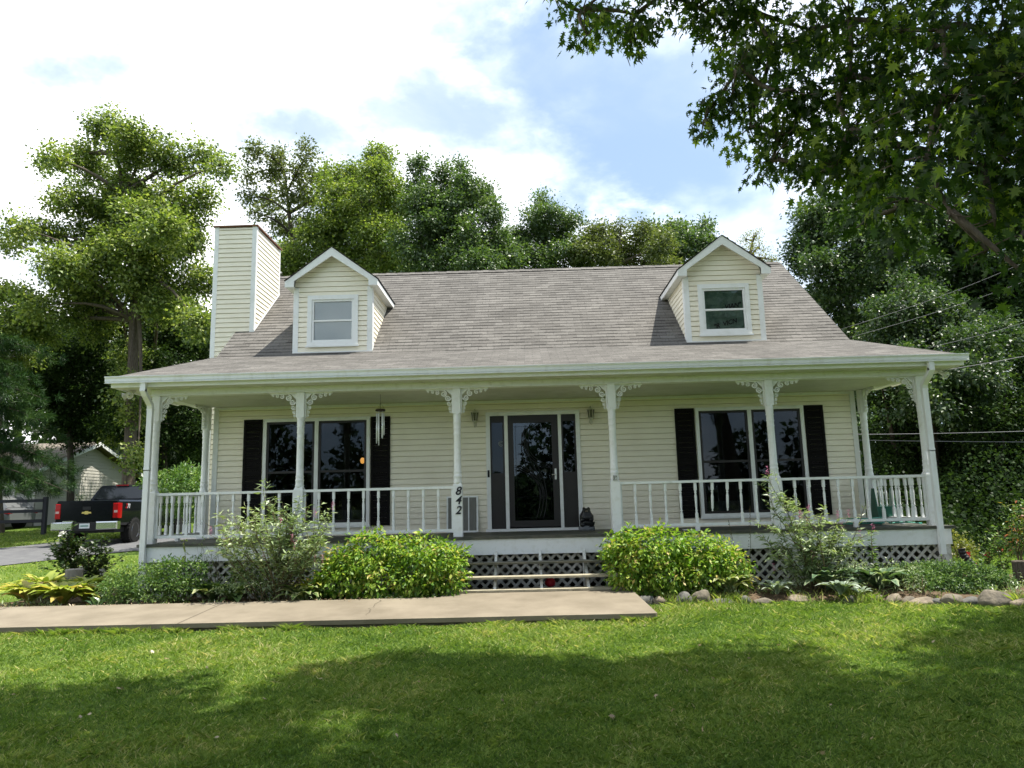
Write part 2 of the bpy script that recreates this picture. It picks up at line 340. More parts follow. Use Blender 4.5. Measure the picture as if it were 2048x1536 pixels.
# ------------------------------------------------------------------ ground, drive, walk, bed
def G(y):
    return float(np.interp(y, [-400, 1, 10, 30, 80, 400], [-.97, -.97, -.58, .3, 1.8, 1.8]))
def grassmat():
    m = bpy.data.materials.new('lawn'); m.use_nodes = True; nt = m.node_tree; N = nt.nodes.new; L = nt.links.new
    p = nt.nodes['Principled BSDF']; p.inputs['Roughness'].default_value = .95; p.inputs['Specular IOR Level'].default_value = .1
    tc = N('ShaderNodeTexCoord')
    n1 = N('ShaderNodeTexNoise'); n1.inputs['Scale'].default_value = .8; n1.inputs['Detail'].default_value = 6; L(tc.outputs['Object'], n1.inputs['Vector'])
    n2 = N('ShaderNodeTexNoise'); n2.inputs['Scale'].default_value = 26; n2.inputs['Detail'].default_value = 6; n2.inputs['Roughness'].default_value = .7; L(tc.outputs['Object'], n2.inputs['Vector'])
    r1 = N('ShaderNodeValToRGB'); r1.color_ramp.elements[0].position = .35; r1.color_ramp.elements[1].position = .68
    r1.color_ramp.elements[0].color = (.070, .130, .020, 1); r1.color_ramp.elements[1].color = (.13, .19, .038, 1); L(n1.outputs['Fac'], r1.inputs[0])
    r2 = N('ShaderNodeValToRGB'); r2.color_ramp.elements[0].position = .3; r2.color_ramp.elements[1].position = .72
    r2.color_ramp.elements[0].color = (.45, .45, .45, 1); r2.color_ramp.elements[1].color = (1.35, 1.3, 1.2, 1); L(n2.outputs['Fac'], r2.inputs[0])
    mm = N('ShaderNodeMix'); mm.data_type = 'RGBA'; mm.blend_type = 'MULTIPLY'; mm.inputs['Factor'].default_value = 1; L(r1.outputs[0], mm.inputs['A']); L(r2.outputs[0], mm.inputs['B']); L(mm.outputs['Result'], p.inputs['Base Color'])
    bp = N('ShaderNodeBump'); bp.inputs['Strength'].default_value = .7; bp.inputs['Distance'].default_value = .03; L(n2.outputs['Fac'], bp.inputs['Height']); L(bp.outputs[0], p.inputs['Normal'])
    return m
LAWN = grassmat()
xs = [-300, -150, -80, -50]+list(range(-40, 41, 4))+[50, 80, 150, 300]; ys = [-300, -150, -80, -40, -20, -12, -6, -3, 1, 5, 10, 15, 20, 30, 45, 80, 150, 300]
g = MB(); g.add([(x, y, G(y)) for y in ys for x in xs], [(j*len(xs)+i, j*len(xs)+i+1, (j+1)*len(xs)+i+1, (j+1)*len(xs)+i) for j in range(len(ys)-1) for i in range(len(xs)-1)])
g.build('lawn', LAWN, kind='structure')

# low wooded rise far across the road, behind the photographer (seen mirrored in the panes)
HILL = mat('wooded_hill', (.012, .022, .009), .95, .1, color2=(.03, .045, .018), nscale=.5, bump=(.5, 1, 1.5))
h = MB(); n = 60; top = [3.2+1.6*math.sin(i*.5)+1.0*math.sin(i*1.3+1)+.5*math.sin(i*2.9) for i in range(n+1)]
vs = []; fs = []
for i in range(n+1):
    x = -180+6*i
    vs += [(x, -33, -1.2), (x, -36, top[i]*.42-.2), (x, -46, top[i]*.55), (x, -130, -1.2)]
for i in range(n): fs += [(i*4+k, (i+1)*4+k, (i+1)*4+k+1, i*4+k+1) for k in range(3)]
h.add(vs, fs, 0, True); h.build('hills', HILL, kind='structure')

# driveway follows the slope of the yard
def march(px, py):
    d = raydir(px, py); t = 5.0
    for _ in range(6000):
        p = CAM+d*t
        if p[2] < G(p[1]): return p
        t += .02
    return p
dn = [march(*q) for q in ((-160, 1150), (0, 1134), (100, 1121), (180, 1112), (265, 1102), (330, 1096))]
df = [march(*q) for q in ((-160, 1112), (0, 1098), (70, 1090), (130, 1082))]
def strip(name, near, far, dz, m):
    """sheet between two edges, cut at the slope breaks so that it lies on the ground"""
    b = MB(); K = 24
    def res(P):
        P = [np.array(p) for p in P]; s = np.concatenate([[0], np.cumsum([np.linalg.norm(P[i+1]-P[i]) for i in range(len(P)-1)])]); q = np.linspace(0, s[-1], K+1)
        return np.array([[np.interp(t, s, [p[k] for p in P]) for k in range(3)] for t in q])
    A, B = res(near), res(far); M = 10; vs = []; fs = []
    for i in range(K+1):
        for j in range(M+1):
            p = A[i]*(1-j/M)+B[i]*(j/M); vs.append((p[0], p[1], G(p[1])+dz))
    for i in range(K):
        for j in range(M): fs.append((i*(M+1)+j, (i+1)*(M+1)+j, (i+1)*(M+1)+j+1, i*(M+1)+j+1))
    b.add(vs, fs); b.build(name, m, kind='structure')
strip('driveway', [(-30, dn[1][1]-1.0, 0), dn[1], dn[2], dn[3], dn[4], (-9.2, 7.6, 0)], [(-32, df[1][1]+1.5, 0), df[1], df[2], df[3], (-15.0, 13.5, 0), (-9.2, 14.5, 0)], .02, ASPH)

# concrete walk with its pad before the steps
def wz(y): return -.775-.044*(-.95-y)
wk = MB(); fy = -2.78
outline = [(-1.40, -.93), (1.34, -.93), (1.40, fy+.02), (1.38, fy), (-30, fy), (-30, -1.30), (-9, -1.28), (-4, -1.32), (-1.45, -1.30)]
n = len(outline); wk.add([(x, y, wz(y)) for x, y in outline]+[(x, y, wz(y)-.055) for x, y in outline], [tuple(range(n))[::-1], tuple(range(n, 2*n))]+[(i, (i+1) % n, n+(i+1) % n, n+i) for i in range(n)])
outline = [(x-(.05 if x > 1.3 else 0), y+(.06 if y < -2 else 0)) for x, y in outline]
wk.add([(x, y, wz(y)-.056) for x, y in outline]+[(x, y, -1.2) for x, y in outline], [*[(i, (i+1) % n, n+(i+1) % n, n+i) for i in range(n)]], 1)
wko = wk.build('walkway', [CONC, mat('stained_shaded_concrete', (.16, .135, .10), .95, .1, color2=(.09, .08, .06), nscale=6)], kind='structure')  # recessed base: darker colour holds dirt stains and the shade under the lip
CRK = mat('crack_dark', (.10, .085, .065), .95, .1)
for x0 in (-4.55, -7.7):                     # control joints
    jt = MB(); jt.add([(x0-.006, -1.31, wz(-1.31)+.003), (x0+.006, -1.31, wz(-1.31)+.003), (x0+.006, fy+.002, wz(fy)+.003), (x0-.006, fy+.002, wz(fy)+.003)], [(3, 2, 1, 0)]); jt.build('control_joint', CRK, wko)
for x0 in (-2.35,):                    # shallow cracks across the slab
    ck = MB(); yy = np.linspace(-1.34, fy+.25, 16); xx = x0+np.cumsum(rng.normal(0, .035, 16))
    ck.add([(x+s*w, y, wz(y)+.003) for x, y, w in zip(xx, yy, .002+.003*rng.random(16)) for s in (-1, 1)], [(2*i, 2*i+1, 2*i+3, 2*i+2) for i in range(15)])
    ck.build('crack', CRK, wko)

MULCH = mat('mulch', (.075, .050, .032), .95, .1, color2=(.165, .120, .078), nscale=22, bump=(38, 1.0, .03), detail=10)
def bedz(x, y):
    e = min((y+1.40)/.35, 1.0); e = max(e, 0)
    return -1.0+.14*e+.02*math.sin(x*3.1+y*2)+.015*math.sin(x*7.3-y*5)
def bed(x0, x1, yf):
    b = MB(); nx = int((x1-x0)/.15); yv = np.linspace(0, 1, 13); vs = []; fs = []
    for i in range(nx+1):
        x = x0+(x1-x0)*i/nx; y0 = yf(x); edge = min(i, nx-i)/4
        for t in yv: y = y0+(1.9-y0)*t; vs.append((x, y, max(-1.02, bedz(x, y-(y0+1.4))-(.1 if edge < .5 else 0))))
    for i in range(nx):
        for j in range(12): fs.append((i*13+j, (i+1)*13+j, (i+1)*13+j+1, i*13+j+1))
    b.add(vs, fs, 0, True); return b
YR = lambda x: float(np.interp(x, [1.3, 2.0, 2.9, 3.8, 6.1, 8.0], [-1.35, -1.35, -1.45, -1.40, -2.05, -2.6]))
bed(-9.0, -1.42, lambda x: -1.36).build('garden_bed', MULCH, kind='structure')
bed(1.41, 8.2, YR).build('garden_bed', MULCH, kind='structure')
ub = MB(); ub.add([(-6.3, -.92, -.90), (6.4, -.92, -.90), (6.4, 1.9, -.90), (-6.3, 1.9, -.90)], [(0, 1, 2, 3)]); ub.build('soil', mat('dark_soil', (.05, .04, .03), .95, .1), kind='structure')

# ------------------------------------------------------------------ the house
HOUSE = thing('house', 'cream clapboard cottage with two dormers and a full front porch numbered 842', 'house', (0, 1.6, -.97))
PX = [-6.36, -3.917, -1.295, 1.285, 3.899, 6.39]
XL, XR, WY = -6.05, 6.02, 1.62
HB = 2.443
YK, ZK, SLP = 1.85, 3.48, .807
RX = 6.18; RY = 5.17; RZ = ZK+SLP*(RY-YK)
BY = 2*RY-WY

def siding(mb, o, u, nrm, span, z0, z1, e=.105, holes=(), m=0, t=.022):
    o, u, nrm = map(np.array, (o, u, nrm)); k = 0; z = z0
    while z < z1-1e-4:
        zt = min(z+e, z1); zm = (z+zt)/2; sb, st = span(z), span(zt-1e-4)
        hs = sorted((h[0], h[1]) for h in holes if h[2] < zm < h[3])
        def segs(sp):
            out = []; a = sp[0]
            for h0, h1 in hs:
                if h0 > a: out.append((a, min(h0, sp[1])))
                a = max(a, h1)
            if a < sp[1]: out.append((a, sp[1]))
            return out
        for (a0, a1), (c0, c1) in zip(segs(sb), segs(st)):
            P = lambda uu, zz, off: o+u*uu+np.array((0, 0, zz))+nrm*off
            g_ = .011; zz_ = max(zt-g_, z+.01); d0, d1 = t, t*.5
            mb.add([P(a0, z, d0), P(a1, z, d0), P(c1, zz_, d1), P(c0, zz_, d1), P(c0, zz_, -.014), P(c1, zz_, -.014), P(c0, zt+.001, -.014), P(c1, zt+.001, -.014), P(a0, z, -.015), P(a1, z, -.015)], [(0, 1, 2, 3), (3, 2, 5, 4), (4, 5, 7, 6), (8, 9, 1, 0)], m)
        z = zt
def rect(a, b): return lambda z: (a, b)

win_holes = [(-5.06, -3.15, .20, 2.16), (3.09, 5.01, .20, 2.16), (-.86, .84, .0, 2.19)]
w = MB(); siding(w, (0, WY, 0), (1, 0, 0), (0, -1, 0), rect(XL, XR), -.04, HB+.02, .105, win_holes)
w.build('wall', VINYL, HOUSE)
def gable(z): 
    if z <= ZK-.1: return (WY, BY)
    y0 = YK+(z-ZK)/SLP+.05; return (min(y0, RY-.01), max(2*RY-y0, RY+.01))
for x, sx in ((XL, -1), (XR, 1)):
    w = MB(); siding(w, (x, 0, 0), (0, 1, 0), (sx, 0, 0), gable, -.9, RZ-.2, .105); w.build('wall', VINYL, HOUSE)
w = MB(); siding(w, (0, BY, 0), (1, 0, 0), (0, 1, 0), rect(XL, XR), -.9, 3.4, .105); w.build('wall', VINYL, HOUSE)
w = MB(); w.box(XL+.05, XR-.05, WY+.03, BY-.05, -1.2, -.02, 0)            # foundation under the floor
w.build('foundation', mat('block_grey', (.2, .19, .17), .9, .1, color2=(.28, .27, .24), nscale=4), HOUSE)
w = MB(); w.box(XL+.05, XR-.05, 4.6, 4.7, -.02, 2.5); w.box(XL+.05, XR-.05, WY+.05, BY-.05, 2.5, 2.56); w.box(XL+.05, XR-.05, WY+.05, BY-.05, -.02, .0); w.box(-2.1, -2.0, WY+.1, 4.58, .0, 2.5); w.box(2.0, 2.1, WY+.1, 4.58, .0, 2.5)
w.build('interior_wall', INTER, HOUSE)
w = MB(); w.box(XL-.022, XL+.07, WY-.03, WY+.0, -.04, HB); w.box(XR-.07, XR+.022, WY-.03, WY+.0, -.04, HB)
w.box(XL+.075, XR-.075, WY-.034, WY-.002, HB-.05, HB-.002)
w.build('corner_board', TRIMW, HOUSE)

# shingle roofs: stepped courses with their own lower lip
def shingles(mb, A, B, Cc, D, n, lift=.013):
    """A-B lower edge, D-C upper edge"""
    A, B, Cc, D = (np.array(p, float) for p in (A, B, Cc, D)); nr = np.cross(B-A, D-A); nr /= np.linalg.norm(nr)
    ud = (B-A)/np.linalg.norm(B-A)
    for i in range(n):
        a, b = i/n, (i+1)/n
        p0, p1 = A+(D-A)*a, B+(Cc-B)*a; q0, q1 = A+(D-A)*b, B+(Cc-B)*b
        W_ = rng.normal(0, .0025, 2)
        vs = [p0+nr*lift, p1+nr*lift, q1+nr*.002, q0+nr*.002, p0-nr*.001, p1-nr*.001]
        uu = [(p-A)@ud+100 for p in vs]
        mb.add(vs, [(0, 1, 2, 3), (4, 5, 1, 0)], 0, False, [(uu[0], i+.05), (uu[1], i+.05), (uu[2], i+.97), (uu[3], i+.97), (uu[4], i+.02), (uu[5], i+.02)])
EY, EZ, EX = -.46, 2.70, 6.94
r_ = MB(); shingles(r_, (-RX, YK, ZK), (RX, YK, ZK), (RX, RY, RZ), (-RX, RY, RZ), 31, .008)
shingles(r_, (RX, 2*RY-YK, ZK), (-RX, 2*RY-YK, ZK), (-RX, RY, RZ), (RX, RY, RZ), 31)
shingles(r_, (-EX, EY, EZ), (EX, EY, EZ), (RX, YK, ZK), (-RX, YK, ZK), 17, .004)
shingles(r_, (EX, EY, EZ), (EX, YK, EZ), (RX+.001, YK, ZK), (RX, YK-.001, ZK), 8)
shingles(r_, (-EX, YK, EZ), (-EX, EY, EZ), (-RX, YK-.001, ZK), (-RX-.001, YK, ZK), 8)
roof = r_.build('roof', SHING, HOUSE)
r_ = MB(); th = .05
for sgn in (1, -1):                         # sheathing under the shingles, rake edges, ridge
    pass
nr = np.array((0, -SLP, 1))/math.hypot(1, SLP)
r_.prism([(-RX+.01, YK, ZK-.012), (RX-.01, YK, ZK-.012), (RX-.01, RY, RZ-.012), (-RX+.01, RY, RZ-.012)], (0, 0, -.05))
r_.prism([(-RX+.01, RY, RZ-.012), (RX-.01, RY, RZ-.012), (RX-.01, 2*RY-YK, ZK-.012), (-RX+.01, 2*RY-YK, ZK-.012)], (0, 0, -.05))
r_.prism([(-EX+.02, EY+.02, EZ-.012), (EX-.02, EY+.02, EZ-.012), (RX, YK-.02, ZK-.02), (-RX, YK-.02, ZK-.02)], (0, 0, -.03))
r_.build('roof_deck', TRIMW, roof)
r_ = MB()
for x in np.arange(-RX, RX-.1, .3):         # ridge caps
    for s in (-1, 1):
        r_.add([(x, RY, RZ+.022), (x+.31, RY, RZ+.014), (x+.31, RY+s*.13, RZ+.014-.13*SLP+.012), (x, RY+s*.13, RZ+.022-.13*SLP+.012)], [(0, 1, 2, 3)], 0, False, [(x+50, 60.1), (x+50.3, 60.1), (x+50.3, 60.6), (x+50, 60.6)])
r_.build('ridge_cap', SHING, roof)
for s in (-1, 1):                           # gable ends of the porch roof
    r_ = MB(); r_.prism([(s*(EX-.03), YK+.001, EZ-.1), (s*(RX-.2), YK+.001, EZ-.1), (s*(RX-.2), YK+.001, ZK-.03), (s*RX, YK+.001, ZK-.03)], (0, .02, 0)); r_.build('gable_return', TRIMW, HOUSE)
    r_ = MB(); n_ = s*.02
    r_.prism([(s*(RX-.01), YK, ZK-.06), (s*(RX-.01), RY, RZ-.06), (s*(RX-.01), RY, RZ-.24), (s*(RX-.01), YK, ZK-.24)], (n_, 0, 0)); r_.prism([(s*(RX-.01), 2*RY-YK, ZK-.06), (s*(RX-.01), RY, RZ-.06), (s*(RX-.01), RY, RZ-.24), (s*(RX-.01), 2*RY-YK, ZK-.24)], (n_, 0, 0))
    r_.build('rake_board', TRIMW, HOUSE)
# fascia, soffit, beam, ceiling
b = MB(); b.box(-EX+.03, EX-.03, EY+.0, EY+.025, 2.535, 2.69)
for s in (-1, 1): b.box(min(s*(EX-.03), s*(EX-.055)), max(s*(EX-.03), s*(EX-.055)), EY+.028, YK, 2.535, 2.69)
b.build('fascia', TRIMW, HOUSE)
SOFF = mat('soffit', (.66, .66, .62), .6, .3, color2=(.58, .58, .53), nscale=4)
b = MB(); b.box(-EX+.06, EX-.06, EY+.03, -.085, 2.548, 2.56); b.box(-EX+.06, -6.45, -.08, YK, 2.548, 2.56); b.box(6.5, EX-.06, -.08, YK, 2.548, 2.56)
b.build('soffit', SOFF, HOUSE)
b = MB(); b.box(-6.44, 6.49, -.08, .08, HB+.014, 2.546); b.box(-6.445, 6.495, -.086, .086, HB-.004, HB+.012)
b.box(-6.43, -6.29, .09, WY-.035, HB+.002, 2.546); b.box(6.34, 6.48, .09, WY-.035, HB+.002, 2.546)
b.build('beam', WHITE, HOUSE)
b = MB(); b.box(-6.28, 6.33, .09, WY-.036, HB+.004, HB+.03)
b.build('porch_ceiling', SOFF, HOUSE)
b = MB()
prof = [(EY-.002, 2.60), (EY-.085, 2.60), (EY-.105, 2.625), (EY-.105, 2.665), (EY-.125, 2.69), (EY-.125, 2.703), (EY-.110, 2.703), (EY-.110, 2.69), (EY-.03, 2.66), (EY-.002, 2.66)]
b.prism([(-EX-.02, y, z) for y, z in prof], (2*EX+.02, 0, 0))
b.box(-EX-.022, EX+.002, EY-.112, EY-.088, 2.590, 2.599)
b.build('gutter', ALUM, HOUSE)
def downspout(x, top, bot, s):
    d = MB(); y = EY-.055
    pts = [(x, y, 2.60), (x, y, 2.47), (x, y+.06, 2.41), (x+.01*s, -.25, 2.27), (x+.02*s, -.215, 2.20), (x+.02*s, -.215, 1.2), (x+.02*s, -.215, bot)]
    for a, c in zip(pts[:-1], pts[1:]):
        a, c = np.array(a), np.array(c); az = c-a; l = np.linalg.norm(az); az = az/l; ax = np.array((1., 0, 0)); ax = ax-az*(ax@az); ax /= np.linalg.norm(ax); ay = np.cross(az, ax)
        d.obox((a+c)/2, ax, ay, az, .043, .034, l/2+.018)
    for z in (2.19, 1.21):
        d.box(x+.02*s-.047, x+.02*s+.047, -.253, -.177, z-.015, z+.015)
    return d.build('downspout', ALUM, HOUSE)
downspout(-6.345, 2.6, -.36, -1); downspout(6.345, 2.6, -.42, 1)

# deck, skirt, lattice
b = MB(); b.box(-6.48, 6.62, -.20, WY+.0, -.045, .0); b.build('porch_deck', DECKP, HOUSE)
b = MB(); b.box(-6.44, 6.56, -.17, -.13, -.29, -.047); b.box(-6.44, -6.40, -.128, WY, -.29, -.047); b.box(6.52, 6.56, -.128, WY, -.29, -.047)
b.build('skirt_board', WHITE, HOUSE)
def lattice(x0, x1, y, z0, z1, step=.132, wd=.042):
    b = MB(); H = z1-z0
    for k, yy in ((1, y), (-1, y+.012)):
        c = x0-H
        while c < x1+H:
            # line x = c + k*(z-z0) (k=1) or c + H - (z-z0)
            pts = []
            xa, xb = (c, c+H) if k == 1 else (c+H, c); t0, t1 = 0., 1.
            for lim, sg in ((x0, 1), (x1, -1)):
                fa, fb = (xa-lim)*sg, (xb-lim)*sg
                if fa < 0 and fb < 0: t0 = 2
                elif fa < 0: t0 = max(t0, fa/(fa-fb))
                elif fb < 0: t1 = min(t1, fa/(fa-fb))
            if t0 < t1:
                p = np.array((xa+(xb-xa)*t0, yy, z0+H*t0)); q = np.array((xa+(xb-xa)*t1, yy, z0+H*t1)); az = q-p; l = np.linalg.norm(az)
                if l > .02: az /= l; b.obox((p+q)/2, np.cross((0, 1, 0), az), (0, 1, 0), az, wd/2, .004, l/2)
            c += step*1.25
    b.box(x0-.005, x0+.05, y-.018, y-.006, z0, z1); b.box(x1-.05, x1+.005, y-.018, y-.006, z0, z1)
    return b.build('lattice', LATT, HOUSE)
lattice(-6.38, -3.6, -.09, -.93, -.27); lattice(-3.58, -1.45, -.09, -.93, -.27); lattice(-1.43, 1.43, -.02, -.90, -.20); lattice(1.45, 4.1, -.09, -.93, -.27); lattice(4.12, 6.46, -.09, -.93, -.27)
for x in (-6.41, 6.49): b = MB(); b.box(x-.06, x+.06, -.128, -.1, -.97, -.29); b.build('skirt_post', WEATH, HOUSE)
for x in (-3.59, 4.11): b = MB(); b.box(x-.07, x+.09, -.135, -.118, -.97, -.292); b.build('skirt_post', WEATH, HOUSE)
for x in (-6.42, 6.46): b = MB(); b.box(x-.012, x+.012, -.06, WY, -.97, -.292); b.build('blocking_panel', WEATH, HOUSE)  # solid panels added to keep the lit lawn from showing behind the lattice
for x0, x1 in ((-6.40, -5.9), (5.9, 6.44)): b = MB(); b.box(x0, x1, WY+.004, WY+.024, -.97, -.05); b.build('blocking_panel', WEATH, HOUSE)  # added too, closing the rear gaps where lit grass shone through
# steps
stairs = None
for x in (-1.32, -.68, .02, .72, 1.30):
    st = MB(); st.prism([(x-.02, -.17, -.24), (x-.02, -.93, -.76), (x-.02, -.93, -.80), (x-.02, -.12, -.80), (x-.02, -.12, -.24)], (.04, 0, 0))
    if stairs is None: stairs = st.build('stairs', WEATH, HOUSE)
    else: st.build('stringer', WEATH, stairs)
for i, (y, z) in enumerate(((-.40, -.19), (-.66, -.375), (-.88, -.567), (-1.00, -.742))):
    if i == 0: continue
    b = MB(); b.box(-1.40, 1.38, y-.02, y+.24, z-.030, z); b.build('tread', TREADP if i > 1 else DECKP, stairs)

# ---------------- posts, brackets, rails
def column(mb, x, y, z0, z1, base=.86, capz=2.02):
    s = .075
    mb.box(x-s, x+s, y-s, y+s, z0, base-.04); mb.box(x-s*.85, x+s*.85, y-s*.85, y+s*.85, z1-(HB-capz), z1)
    mb.add([(x-s, y-s, base-.04), (x+s, y-s, base-.04), (x+s, y+s, base-.04), (x-s, y+s, base-.04), (x-.05, y-.05, base+.02), (x+.05, y-.05, base+.02), (x+.05, y+.05, base+.02), (x-.05, y+.05, base+.02)], [(0, 1, 5, 4), (1, 2, 6, 5), (2, 3, 7, 6), (3, 0, 4, 7)])
    pr = [(.058, base-.02), (.064, base+.03), (.058, base+.05), (.058, base+.10), (.061, base+.105), (.061, base+.125), (.056, base+.13), (.056, base+.17), (.060, base+.18), (.053, base+.20), (.050, capz-.36), (.055, capz-.345), (.050, capz-.33), (.050, capz-.27), (.056, capz-.255), (.052, capz-.24), (.052, capz-.17), (.058, capz-.155), (.052, capz-.14), (.058, capz-.07), (.052, capz-.05), (.058, capz-.02), (.058, capz+.02)]
    pr = [(r*1.13, z) for r, z in pr]
    mb.lathe(pr, (x, y, 0), 16)
def scroll(mb, cx, cz, r, a0, turns, o, u, t=.009, thick=.011):
    n = int(14*turns); A, B = [], []
    for i in range(n+1):
        f = i/n; a = a0+2*math.pi*turns*f; rr = r*(1-.80*f); w_ = t*(1-.35*f)
        A.append((cx+(rr-w_)*math.cos(a), cz+(rr-w_)*math.sin(a))); B.append((cx+rr*math.cos(a), cz+rr*math.sin(a)))
    vs = []; fs = []
    for (a, c), (e, f) in zip(A, B):
        for p, q in ((a, c), (e, f)):
            for k in (-1, 1): vs.append(o+u*p+np.array((0, 0, q))+np.cross(u, (0, 0, 1))*thick*k)
    for i in range(n):
        k = 4*i; fs += [(k, k+2, k+6, k+4), (k+1, k+5, k+7, k+3), (k+2, k+3, k+7, k+6), (k, k+4, k+5, k+1)]
    mb.add(vs, fs)
def bracket(parent, x, y, u, z=HB-.004):
    mb = MB(); u = np.array(u, float); o = np.array((x, y, z)); nn = np.cross(u, (0, 0, 1))
    def bar(a0, a1, z0, z1): mb.obox(o+u*(a0+a1)/2+np.array((0, 0, (z0+z1)/2)), u, nn, (0, 0, 1), abs(a1-a0)/2, .011, abs(z1-z0)/2)
    bar(0, .46, -.022, 0); bar(0, .022, -.41, -.024)
    mb.prism([o+u*.022+np.array((0, 0, -.024)), o+u*.11+np.array((0, 0, -.024)), o+u*.022+np.array((0, 0, -.11))], nn*.018)
    for c, zz, r, a, tn in ((.155, -.082, .062, .5, 1.7), (.265, -.062, .047, .3, 1.5), (.345, -.052, .036, .2, 1.4), (.415, -.045, .026, 0, 1.3)): scroll(mb, c, zz, r, a*math.pi, tn, o, u, .020 if r > .05 else .015)
    for c, zz, r, a, tn in ((.085, -.155, .060, 1.0, 1.7), (.066, -.250, .045, 1.1, 1.5), (.052, -.325, .034, 1.2, 1.4), (.045, -.385, .024, 1.3, 1.3)): scroll(mb, c, zz, r, a*math.pi, tn, o, u, .019 if r > .05 else .014)
    return mb.build('bracket', WHITE, parent)
posts = []
for i, x in enumerate(PX):
    mb = MB(); column(mb, x, 0, 0, HB-.006); p = mb.build('porch_post', WHITE, HOUSE); posts.append(p)
    if i > 0: bracket(p, x-.066, 0, (-1, 0, 0))
    if i < 5: bracket(p, x+.066, 0, (1, 0, 0))
REAR = [(-6.17, 1.5), (6.13, 1.5)]
for (x, y), fx in zip(REAR, (PX[0], PX[5])):
    mb = MB(); column(mb, x, y, 0, HB-.006); p = mb.build('porch_post', WHITE, HOUSE)
    bracket(p, x, y-.066, (0, -1, 0))
bracket(posts[0], PX[0], .066, (0, 1, 0)); bracket(posts[5], PX[5], .066, (0, 1, 0))
def baluster_bm(broken=False):
    mb = MB(); z0, z1 = .125, .775
    if not broken: mb.box(-.0205, .0205, -.0205, .0205, z0, z0+.16)
    else: z0 = .30
    mb.box(-.0205, .0205, -.0205, .0205, z1-.12, z1)
    pr = [(.012, .70), (.017, .655), (.010, .640), (.016, .622), (.010, .605), (.0165, .55), (.013, .40), (.010, .345), (.017, .33), (.009, .315), (.015, .30), (.010, .285), (.012, .28)]
    if broken: pr = [(.012, .70), (.017, .655), (.010, .640), (.016, .622), (.010, .605), (.0165, .55), (.014, .36), (.006, .335), (.012, .325), (.003, .31)]
    mb.lathe([(r*1.35, z) for r, z in pr[::-1]], n=8); return mb
BAL = BALB = None
def railing(a, b, n, broken=(), foot=True):
    global BAL, BALB
    a, b = np.array(a, float), np.array(b, float); d = b-a; L = np.linalg.norm(d); u = d/L; nn = np.array((-u[1], u[0], 0)); mid = (a+b)/2
    mb = MB(); mb.obox(mid+np.array((0, 0, .797)), u, nn, (0, 0, 1), L/2, .036, .020); mb.obox(mid+np.array((0, 0, .104)), u, nn, (0, 0, 1), L/2, .024, .022)
    if foot: mb.obox(mid+np.array((0, 0, .041)), u, nn, (0, 0, 1), .035, .03, .04)
    for e, s in ((a, 1), (b, -1)): mb.obox(e+u*s*.016+np.array((0, 0, .45)), u, nn, (0, 0, 1), .014, .016, .325)
    r = mb.build('railing', WHITE, HOUSE)
    off = Vector(world_loc(r))
    for k in range(n):
        p = a+u*(L*(k+1)/(n+1))
        if k in broken:
            if BALB is None: BALB = baluster_bm(True).build('baluster', WHITE, r, local=True); o = BALB
            else: o = BALB.copy(); COL.objects.link(o); o.parent = r
            o['label'] = 'baluster broken off above the bottom rail'
        else:
            if BAL is None: BAL = baluster_bm().build('baluster', WHITE, r, local=True); o = BAL
            else: o = BAL.copy(); COL.objects.link(o); o.parent = r
        o.location = Vector((p[0], p[1], 0))-off
        if k in broken: o.rotation_euler = (0, R(2.5), 0)
    return r
g_ = .078
railing((PX[0]+g_, 0, 0), (PX[1]-g_, 0, 0), 8); railing((PX[1]+g_, 0, 0), (PX[2]-g_, 0, 0), 9)
railing((PX[3]+g_, 0, 0), (PX[4]-g_, 0, 0), 9, (5, 6)); railing((PX[4]+g_, 0, 0), (PX[5]-g_, 0, 0), 9)
railing((PX[0], g_, 0), (REAR[0][0], 1.5-g_, 0), 7); railing((PX[5], g_, 0), (REAR[1][0], 1.5-g_, 0), 7)
# house number on the post
NUMB = mat('number_black', (.012, .013, .018), .4, .4)
for ch, z in (('8', .735), ('4', .585), ('2', .425)):
    fc = bpy.data.curves.new('house_number', 'FONT'); fc.body = ch; fc.size = .185; fc.shear = .28; fc.extrude = .004; fc.offset = .004; fc.align_x = 'CENTER'; fc.materials.append(NUMB)
    o = link('house_number', fc, posts[2]); o.rotation_euler = (R(90), 0, 0); o.location = Vector((PX[2]+.005, -.080, z-.06))-world_loc(posts[2])
    o['label'] = f'black slanted numeral {ch}'

# ---------------- front windows, shutters, door
def frame(mb, x0, x1, z0, z1, w_, y0, y1, m=0):
    mb.box(x0, x0+w_, y0, y1, z0, z1, m); mb.box(x1-w_, x1, y0, y1, z0, z1, m); mb.box(x0+w_, x1-w_, y0, y1, z1-w_, z1, m); mb.box(x0+w_, x1-w_, y0, y1, z0, z0+w_, m)
def front_window(x0, x1, z0, z1):
    xm = (x0+x1)/2; mb = MB(); frame(mb, x0, x1, z0, z1, .062, WY-.045, WY+.04); mb.box(xm-.036, xm+.036, WY-.043, WY+.04, z0+.063, z1-.063)
    mb.box(x0-.02, x1+.02, WY-.075, WY-.046, z0-.03, z0+.015)
    wn = mb.build('window', TRIMW, HOUSE)
    for a, c in ((x0+.064, xm-.038), (xm+.038, x1-.064)):
        mb = MB(); zz0, zz1 = z0+.064, z1-.064; zm = (zz0+zz1)/2
        frame(mb, a, c, zz0, zz1, .042, WY-.03, WY+.03); mb.box(a+.043, c-.043, WY-.028, WY+.025, zm-.02, zm+.02)
        mb.build('sash', BRONZE, wn)
        mb = MB(); mb.box(a+.03, c-.03, WY+.000, WY+.006, zz0+.03, zm-.01); mb.box(a+.03, c-.03, WY-.012, WY-.006, zm+.01, zz1-.03); mb.build('pane', GLASS, wn)
    return wn
